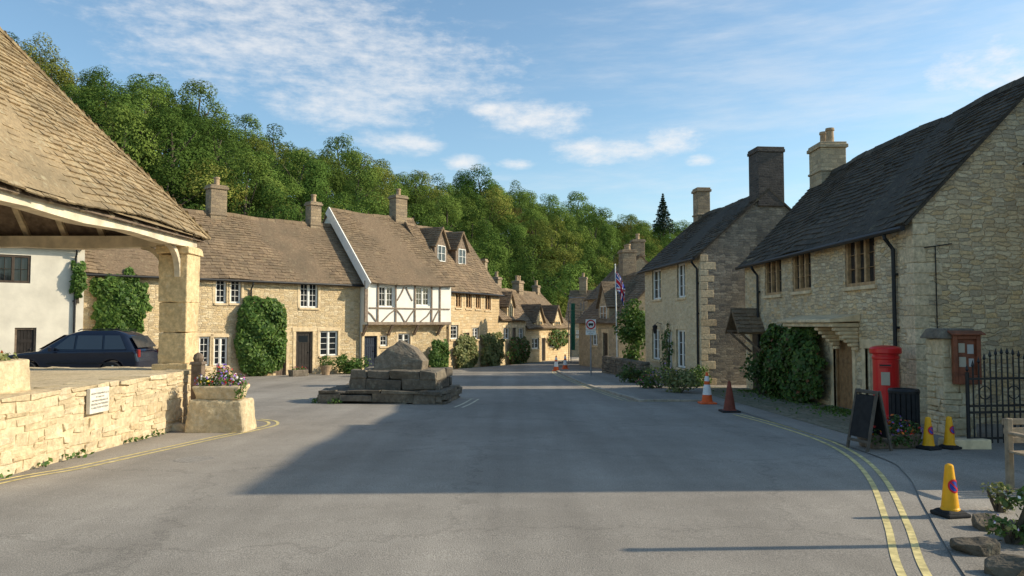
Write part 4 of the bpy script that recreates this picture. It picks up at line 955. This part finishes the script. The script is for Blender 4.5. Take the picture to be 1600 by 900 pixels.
q=MB(); q.box(-.08,-.256,.72,.08,-.22,.96); q.build('collection_plate',m_cream,t,bevel=.005)
text_mesh('royal_cipher','E R',.11,m_postred,t,(0,-.25,.58),(PI/2,0,0))
t=empty('litter_bin','black slatted litter bin in front of the post box','bin',(*GP(1414,690,PZ),)); 
for i in range(18):
    a=2*PI*i/18; q=MB(); u=Vector((math.cos(a),math.sin(a),0)); v=Vector((-u.y,u.x,0)); q.obox(u*.215+Vector((0,0,.43)),v,u,UZ,.031,.012,.37); q.build('slat',m_rub,t,bevel=.006)
q=MB(); q.lathe([(.19,0),(.19,.79)],0,0,20); q.build('liner',m_black,t)
q=MB(); q.lathe([(.235,.79),(.24,.83),(.225,.86),(.17,.86),(.17,.79)],0,0,24); q.build('rim',m_black,t)
q=MB(); q.lathe([(.23,0),(.23,.06),(.2,.07)],0,0,24); q.build('base',m_black,t)
p=GP(1390,699,PZ); t=empty('flower_planter','low planter of purple and orange flowers at the foot of the litter bin','planter',p,.15)
q=MB(); q.hexa([(-.38,-.15,0),(.38,-.15,0),(.38,.2,0),(-.38,.2,0),(-.43,-.19,.22),(.43,-.19,.22),(.43,.24,.22),(-.43,.24,.22)]); q.build('box',m_timber,t,bevel=.02)
planter(t,.2,[((-.25,0,.26),(.22,.22,.15)),((.1,-.05,.27),(.22,.22,.16)),((.34,0,.25),(.16,.2,.15)),((.15,.05,.4),(.12,.12,.1)),((-.3,-.14,.15),(.14,.1,.12)),((.1,-.2,.14),(.3,.08,.12))],L_ivyd,[m_purp,m_orp,m_pink,m_redp],[.45,.25,.15,.15],dens=480,leaf=.05,pd=130,ps=.045)
p=GP(1358,702,PZ); t=empty('a_board','black folding pavement sign board standing near the yellow lines','sign board',p,math.radians(14))
for sg in (1,-1):
    q=MB(); a=Vector((sg*.21,0,0)); b=Vector((sg*.02,0,.9)); d=(b-a).normalized(); n=UY; w=d.cross(n)
    c=(a+b)/2; L=(b-a).length/2
    q.obox(c+n*.22,d,n,w,L,.02,.018); q.obox(c-n*.22,d,n,w,L,.02,.018); q.obox(c+d*(L-.03),d,n,w,.022,.2,.018); q.obox(c-d*(L-.14),d,n,w,.022,.2,.018); fr=q.build('frame',m_aframe,t,bevel=.006)
    q=MB(); q.obox(c+d*.055,d,n,w,L-.14,.2,.01); q.build('panel',m_rub,fr)
q=MB(); q.tube([(-.14,.22,.3),(.14,.22,.3)],.008,6); q.build('stay',m_grey,t)
t=empty('stone_pier','stone pier with a broad cap stone beside the iron gate','pier',(7.72,13.35,gz(0,13.3)+PZ)); q=MB(); 
for (O,U,N_,L) in ((Vector((-.27,-.27,0)),UX,-UY,.54),(Vector((.27,-.27,0)),UY,UX,.54),(Vector((.27,.27,0)),-UX,UY,.54),(Vector((-.27,.27,0)),-UY,-UX,.54)): courses(q,O,U,N_,L,-.1,1.68,.13,.24,.2,.5,.26,.02)
q.build('shaft',m_block,t,bevel=.015); q=MB(); q.hexa([(-.36,-.36,1.68),(.36,-.36,1.68),(.36,.36,1.68),(-.36,.36,1.68),(-.27,-.27,1.86),(.27,-.27,1.86),(.27,.27,1.86),(-.27,.27,1.86)]); q.build('cap',m_crossst,t,bevel=.03)
pn=at(1510,562,12.96); t=empty('notice_board','dark red brown glazed notice board with a small hood fixed to the stone pier','notice board',(pn.x,pn.y,pn.z),math.radians(-8)); hw,hh=.22,.42
q=MB(); q.box(-hw,-.05,-hh,-hw+.07,.05,hh); q.box(hw-.07,-.05,-hh,hw,.05,hh); q.box(-hw+.07,-.05,hh-.07,hw-.07,.05,hh); q.box(-hw+.07,-.05,-hh,hw-.07,.05,-hh+.16); q.build('frame',m_wood2,t,bevel=.008)
q=MB(); q.hexa([(-hw-.05,-.12,hh),(hw+.05,-.12,hh),(hw+.05,.07,hh+.05),(-hw-.05,.07,hh+.05),(-hw-.05,-.12,hh+.025),(hw+.05,-.12,hh+.025),(hw+.05,.07,hh+.08),(-hw-.05,.07,hh+.08)]); q.build('hood',m_wood2,t,bevel=.006)
q=MB(); q.box(-hw+.07,.01,-hh+.16,hw-.07,.04,hh-.07); q.build('backing',m_wood2,t)
for (x,z,w,h,m_) in ((-.07,.2,.05,.08,m_cream),(.07,.18,.05,.08,m_paper),(-.06,-.04,.055,.085,m_cream),(.08,-.05,.04,.07,m_paper)):
    q=MB(); q.box(x-w,.003,z-h,x+w,.0085,z+h); q.build('notice_paper',m_,t)
t=empty('iron_gate','black wrought iron gate and railing beside the stone pier at right','gate',(7.05,11.75,gz(0,11.7)+PZ),math.radians(8)); n=23; w=2.2
for i in range(n):
    x=i*w/(n-1); h=1.16+.26*math.sin(PI*min(x/1.3,1)); q=MB(); q.tube([(x,0,.06),(x,0,h)],.013 if i not in (0,13) else .028,6); q.lathe([(.004,0),(.026,.04),(.0,.13)],x,0,6,h); q.build('railing_bar',m_black,t,uv=False)
for z in (.12,.52,.62,1.04):
    q=MB(); q.box(-.02,-.012,z,w+.02,.012,z+.035); q.build('rail',m_black,t)
for i in range(4):
    x=.3+i*.5; q=MB(); q.tube([(x+.1*math.cos(a*.5),0,.84+.1*math.sin(a*.5)) for a in range(13)],.009,5); q.build('scroll',m_black,t,uv=False)
q=MB(); q.box(-.35,-.16,-.05,.3,.16,.14,.01); o=q.build('stone_plinth',m_dress,None,bevel=.02); o.location=(7.0,11.75,gz(0,11.7)+PZ); tag(o,'pale stone plinth block at the foot of the iron gate','plinth')
t=empty('bench','weathered wooden bench end at the right edge','bench',(5.58,8.3,gz(0,8.3)+PZ),math.radians(4))
for k in range(5): q=MB(); q.box(0,-.22+k*.095,.40,1.6,-.145+k*.095,.425); q.build('seat_slat',m_bench,t,bevel=.006)
for k in range(3): q=MB(); q.box(0,.27+k*.02,.5+k*.1,1.6,.295+k*.02,.57+k*.1); q.build('back_slat',m_bench,t,bevel=.006)
for x in (0,1.53):
    for y in (-.22,.24): q=MB(); q.box(x,y,0,x+.065,y+.065,.60 if y<0 else .78); q.build('leg',m_bench,t,bevel=.008)
    q=MB(); q.box(x-.015,-.27,.60,x+.08,.24,.635); q.build('armrest',m_bench,t,bevel=.012)
for i,(px,py,r,lb) in enumerate(((1525,862,(.19,.15,.09),'rough brown stone edging the flower bed'),(1545,826,(.16,.14,.09),'small stone behind the edging stone of the flower bed'),(1585,898,(.21,.15,.09),'stone at the bottom right corner of the picture'),(1590,838,(.15,.13,.09),'stone under the leafy plant near the right edge'))):
    p=GP(px,py,PZ); q=MB(); rock(q,(0,0,.04),r,20); o=roughen(q.build('edging_stone',m_darkst,bevel=.015,fixn=True),2,.035,.1); o.location=p; tag(o,lb,'stone')
p=GP(1578,848,PZ); bush('border_plant','leafy green plant growing behind stones at the bottom right','plant',p.x,p.y,clumpy((.08,0,.22),(.26,.2,.22),14,.1,.02),L_ivyd,380,.048,dz=PZ,petals=([m_purp,m_wht],[.5,.5],10,.025))
p=GP(1555,800,PZ); bush('dried_plant','straggly pale dried plant beside the bench','plant',p.x+.05,p.y,clumpy((0,0,.16),(.12,.12,.18),7,.07,.02),L_pale,300,.05,dz=PZ)
t=ground_root('sign_post','slim grey post beside the flower bed','post',5.9,6.4,dz=PZ); q=MB(); q.tube([(0,0,0),(0,0,2.6)],.05,10); q.build('pole',m_grey,t); q=MB(); q.lathe([(.06,2.6),(.06,2.63),(.02,2.66)],0,0,10); q.build('cap',m_grey,t)
t=ground_root('road_sign','round red ringed road sign with a plate below on a grey pole','road sign',3.56,34.2,0,dz=PZ); q=MB(); q.tube([(0,0,0),(0,0,2.55)],.034,10); q.build('pole',m_grey,t)
q=MB(); q.box(-.23,-.055,2.08,.23,-.04,2.54); q.disc((0,-.058,2.31),UX,UZ,.18); q.build('sign_face',m_white,t)
q=MB(); q.disc((0,-.062,2.31),UX,UZ,.215,32,.155); q.build('red_ring',m_red,t)
q=MB(); q.box(-.11,-.066,2.27,.11,-.061,2.37); q.disc((-.06,-.067,2.255),UX,UZ,.028,12); q.disc((.06,-.067,2.255),UX,UZ,.028,12); q.build('coach_symbol',m_ink,t)
q=MB(); q.box(-.23,-.055,1.84,.23,-.04,2.05); q.build('sub_plate',m_white,t); text_mesh('lettering','Except for\naccess',.085,m_ink,t,(0,-.057,1.945),(PI/2,0,0))
t=ground_root('flagpole','white flagpole with a drooping union flag beside the ivy clad corner','flagpole',5.15,37.0,0,dz=PZ); q=MB(); q.tube([(0,0,0),(-.08,0,5.25)],[.04,.025],10); q.lathe([(.01,0),(.05,.04),(.01,.09)],-.08,0,10,5.25); q.build('pole',m_white,t)
nx,nz=30,18; mb=MB(); 
def uj(u,v):
    x=(u-.5)*60; z=(v-.5)*30
    if abs(x)<3 or abs(z)<3: return 2
    if abs(x)<5 or abs(z)<5: return 1
    d1=abs(z-x*.5)/1.118; d2=abs(z+x*.5)/1.118
    if d1<1 or d2<1: return 2
    if d1<3 or d2<3: return 1
    return 0
def fp(u,v):
    a=u*1.6; dx=.05+.42*(1-math.exp(-a*1.6)); dz=-a*.6-(1-v)*.85; return (dx*(.8+.2*v)+.05*math.sin(a*6)*u-.09,-.35*dx+.07*math.sin(u*17+v*2)*(.3+u),4.95+dz)
for i in range(nx):
    for j in range(nz):
        mb.m=uj((i+.5)/nx,(j+.5)/nz); mb.face([fp(i/nx,j/nz),fp((i+1)/nx,j/nz),fp((i+1)/nx,(j+1)/nz),fp(i/nx,(j+1)/nz)])
mb.build('flag',[m_fblue,m_fwh,m_fred],t)
t=ground_root('scaffolding','scaffolding with a strip of green netting on the right side of the far street','scaffolding',4.05,52,0)
for (x,y) in ((0,0),(.9,0),(0,2.2),(.9,2.2)): q=MB(); q.tube([(x,y,0),(x,y,4.2)],.03,6); q.build('scaffold_pole',m_grey,t)
for z in (1.9,3.6):
    q=MB(); q.box(-.05,-.05,z,.95,2.25,z+.05); q.build('board',m_pale,t)
    q=MB(); q.tube([(-.1,-.04,z+.9),(1.0,-.04,z+.9)],.025,6); q.build('guard_rail',m_grey,t)
for z in (.9,2.4):
    q=MB(); q.tube([(0,-.03,z),(.9,-.03,z+1.1)],.022,6); q.build('diagonal_brace',m_grey,t)
q=MB(); 
for i in range(12):
    a,b=i/12,(i+1)/12; f=lambda k:-.07+.05*math.sin(k*26); q.face([(a*.26+.02,f(a),.9),(b*.26+.02,f(b),.9),(b*.26+.02,f(b+.1),4.1),(a*.26+.02,f(a+.1),4.1)])
q.build('netting',m_net,t)
lx,lz=Gh.loc(1034,512); t=empty('wall_lantern','black lantern on a bracket on the cream house front','lantern',Gh.root.location+Vector((Gh.u.x*lx,Gh.u.y*lx,lz)),Gh.root.rotation_euler.z); q=MB(); q.tube([(0,0,.15),(0,-.2,.22),(0,-.3,.12)],.014,6); q.build('bracket',m_black,t); q=MB(); q.lathe([(.03,-.25),(.07,-.2),(.11,.05),(.12,.06),(.02,.14)],0,-.3,6); q.build('lamp',m_black,t)
# ================================================================ CAR
t=empty('parked_car','dark blue estate car parked behind the market hall pillar','car',(-16.35,25.0,gz(0,25)+.33),math.radians(1.5)); t.scale=(.95,.97,.90)
def arc(c,r,a0,a1,n=8): return [(c+r*math.cos(a0+(a1-a0)*i/n),.36+r*math.sin(a0+(a1-a0)*i/n)) for i in range(n+1)]
prof=[(.02,.5),(.04,.7),(.12,.86),(.3,.95),(.7,1.02),(1.25,1.08),(4.42,1.13),(4.54,1.0),(4.6,.72),(4.57,.42),(4.3,.36)]+arc(3.72,.4,0,PI)[:]+[(3.2,.33),(1.4,.33)]+arc(.93,.4,0,PI)+[(.3,.36),(.06,.4)]
q=MB(); q.prism(prof,-.92,.92); q.build('body',m_car,t,bevel=.09,seg=4,fixn=True)
def cab(z):   # plan outline of the cabin at height z: front x, rear x, half width
    v=(z-1.08)/.74; k=max(0,(v-.7)/.3); xa=1.1+1.15*v+.3*k*k; xb=4.5-.5*v-.3*k*k; y=.865-.17*v-.12*k*k; return xa,xb,y
q=MB(); zs=[1.08,1.3,1.5,1.62,1.70,1.76,1.80,1.82]; N_=32
for z in zs:
    xa,xb,y=cab(z); mx,hx=(xa+xb)/2,(xb-xa)/2
    for i in range(N_):
        th=2*PI*i/N_; c_,s_=math.cos(th),math.sin(th); q.v.append((mx+hx*math.copysign(abs(c_)**.28,c_),y*math.copysign(abs(s_)**.28,s_),z))
for k in range(len(zs)-1):
    for i in range(N_): a=k*N_+i; b=k*N_+(i+1)%N_; q.f.append((a,b,b+N_,a+N_)); q.mi.append(0)
q.f.append(tuple((len(zs)-1)*N_+i for i in range(N_))); q.mi.append(0); q.build('cabin',m_car,t,smooth=True)
def sq(x0b,x1b,x0t,x1t,side):
    za,zb=1.15,1.64; ya=cab(za)[2]+.012; yb=cab(zb)[2]+.012
    return [(x0b,side*ya,za),(x1b,side*ya,za),(x1t,side*yb,zb),(x0t,side*yb,zb)]
for sd in (-1,1):
    for w4 in ((1.72,2.42,2.26,2.42),(2.50,3.36,2.50,3.32),(3.44,4.16,3.40,3.9)):
        q=MB(); pts=sq(*w4,sd); q.face(pts if sd<0 else pts[::-1]); q.build('side_window',m_carglass,t)
q=MB(); q.face([(1.15,.7,1.14),(1.15,-.7,1.14),(1.96,-.62,1.66),(1.96,.62,1.66)]); q.build('windscreen',m_carglass,t)
q=MB(); q.face([(4.49,-.7,1.2),(4.49,.7,1.2),(4.2,.6,1.62),(4.2,-.6,1.62)]); q.build('rear_window',m_carglass,t)
for sd in (-1,1):
    q=MB(); q.tube([(2.4,sd*.56,1.81),(2.5,sd*.56,1.86),(3.7,sd*.56,1.86),(3.85,sd*.56,1.81)],.018,6); q.build('roof_rail',m_black,t)
    q=MB(); q.obox((1.75,sd*1.0,1.16),UX,UY,UZ,.06,.1,.08); q.build('wing_mirror',m_car,t,bevel=.03)
    q=MB(); q.obox((.2,sd*.72,.82),Vector((.8,0,.6)).normalized(),UY,Vector((-.6,0,.8)).normalized(),.12,.16,.05); q.build('headlight',m_lampc,t,bevel=.02)
    q=MB(); q.obox((4.55,sd*.78,1.0),UX,UY,UZ,.04,.08,.14); q.build('tail_light',m_lampr,t,bevel=.02)
    q=MB(); q.obox((2.6,sd*.925,.66),UX,UY,UZ,1.05,.012,.03); q.build('rubbing_strip',m_rub,t,bevel=.008)
    for x in (.93,3.72):
        q=MB(); q.lathe([(.24,-.11),(.33,-.11),(.36,-.07),(.36,.07),(.33,.11),(.24,.11)],0,0,28); w_=q.build('wheel',m_rub,t); w_.location=(x,sd*.86,.36); w_.rotation_euler=(PI/2,0,0)
        q=MB(); q.lathe([(.24,-.1),(.24,.1)],0,0,24); 
        for a in range(5):
            u=Vector((math.cos(a*1.2566),math.sin(a*1.2566),0)); q.obox(u*.12,u,Vector((-u.y,u.x,0)),UZ,.12,.03,.115)
        q.build('rim',m_alloy,w_)
    for x in (2.45,3.4): q=MB(); q.obox((x,sd*.93,1.0),UX,UY,UZ,.1,.015,.02); q.build('door_handle',m_car,t,bevel=.008)
# ================================================================ SKY, SUN, CAMERA
el=math.radians(28); sv=Vector((.999,.05,0)).normalized()*math.cos(el)+Vector((0,0,math.sin(el)))
w=bpy.data.worlds.new('World'); scn.world=w; w.use_nodes=True; nt=w.node_tree
class WN(NT):
    def __init__(s,t): s.t=t
k=WN(nt); bg=nt.nodes['Background']
sky=k.n('TexSky',{'sky_type':'NISHITA','sun_disc':False,'sun_elevation':el,'sun_rotation':math.atan2(sv.x,sv.y),'air_density':1.0,'dust_density':.9,'ozone_density':1.1})
tc=k.n('TexCoord'); sep=k.n('SeparateXYZ'); k.l(tc.outputs['Generated'],sep.inputs[0]); X,Y,Z=sep.outputs
az=k.math('ARCTAN2',X,Y); hl=k.math('SQRT',k.math('ADD',k.math('MULTIPLY',X,X),k.math('MULTIPLY',Y,Y))); ev=k.math('ARCTAN2',Z,hl)
cmb=k.n('CombineXYZ'); k.l(az,cmb.inputs[0]); k.l(k.math('MULTIPLY',ev,2.2),cmb.inputs[1])
wn=k.noise(cmb.outputs[0],11,6,.66); wn2=k.noise(cmb.outputs[0],34,4,.65)
mp=k.n('Mapping'); k.l(cmb.outputs[0],mp.inputs[0]); mp.inputs['Rotation'].default_value=(0,0,-.5); mp.inputs['Scale'].default_value=(5,13,1); wst=k.noise(mp.outputs[0],1,5,.65)
def blob(px,py,rx,ry):
    a0=math.atan((px-800)/F); e0=math.atan((505-py)/F*math.cos(a0)); 
    dx=k.math('DIVIDE',k.math('SUBTRACT',az,a0),rx/F); dy=k.math('DIVIDE',k.math('SUBTRACT',ev,e0),ry/F)
    return k.math('SUBTRACT',1,k.math('ADD',k.math('MULTIPLY',dx,dx),k.math('MULTIPLY',dy,dy)))
def cloud(bls,noise,gain,th,amt,soft=.35):
    m=None
    for b in bls: m=blob(*b) if m is None else k.math('MAXIMUM',m,blob(*b))
    m=k.math('MAXIMUM',m,-1.5)
    v=k.math('ADD',k.math('MULTIPLY',m,gain),k.math('SUBTRACT',noise,th))
    mr=k.n('MapRange',{'interpolation_type':'SMOOTHSTEP'}); k.l(v,mr.inputs[0]); mr.inputs[1].default_value=0; mr.inputs[2].default_value=soft; mr.inputs[4].default_value=amt
    return mr.outputs[0]
mixn=k.math('ADD',k.math('MULTIPLY',wst.outputs[0],.5),k.math('MULTIPLY',wn2.outputs[0],.5))
c1=cloud([(430,50,300,110),(620,100,240,75),(540,150,170,60)],mixn,.26,.52,.72,.42)
c2=cloud([(850,182,130,36),(955,234,110,32),(1055,216,80,28),(620,222,90,28),(728,252,50,18),(805,254,45,12),(1100,247,34,12),(1575,105,100,60),(790,168,70,20)],wn.outputs[0],.34,.58,.9,.45)
c3=cloud([(1300,90,520,190),(700,330,900,70)],wst.outputs[0],.2,.5,.34,.5)
cm=k.math('MAXIMUM',k.math('MAXIMUM',c1,c2),c3)
skc=k.mix(1,sky.outputs[0],(1.1,1.27,1.27),'MULTIPLY')
fin=k.mix(cm,skc,(6.5,6.4,6.3)); k.l(fin,bg.inputs['Color']); bg.inputs['Strength'].default_value=.15
sl=bpy.data.lights.new('sun','SUN'); sl.energy=5; sl.angle=math.radians(.5); sl.color=(1,.88,.68); so=bpy.data.objects.new('sun',sl); C.objects.link(so); so.rotation_euler=sv.to_track_quat('Z','Y').to_euler(); so.location=(30,5,30)
cam=bpy.data.cameras.new('camera'); cam.sensor_width=36; cam.lens=36*F/1600; cam.clip_end=2000; cam.clip_start=.05
co=bpy.data.objects.new('camera',cam); C.objects.link(co); co.location=(0,0,CH); co.rotation_euler=(PI/2+PIT,0,0); scn.camera=co
scn.view_settings.view_transform='Standard'; scn.view_settings.look='None'; scn.view_settings.exposure=0
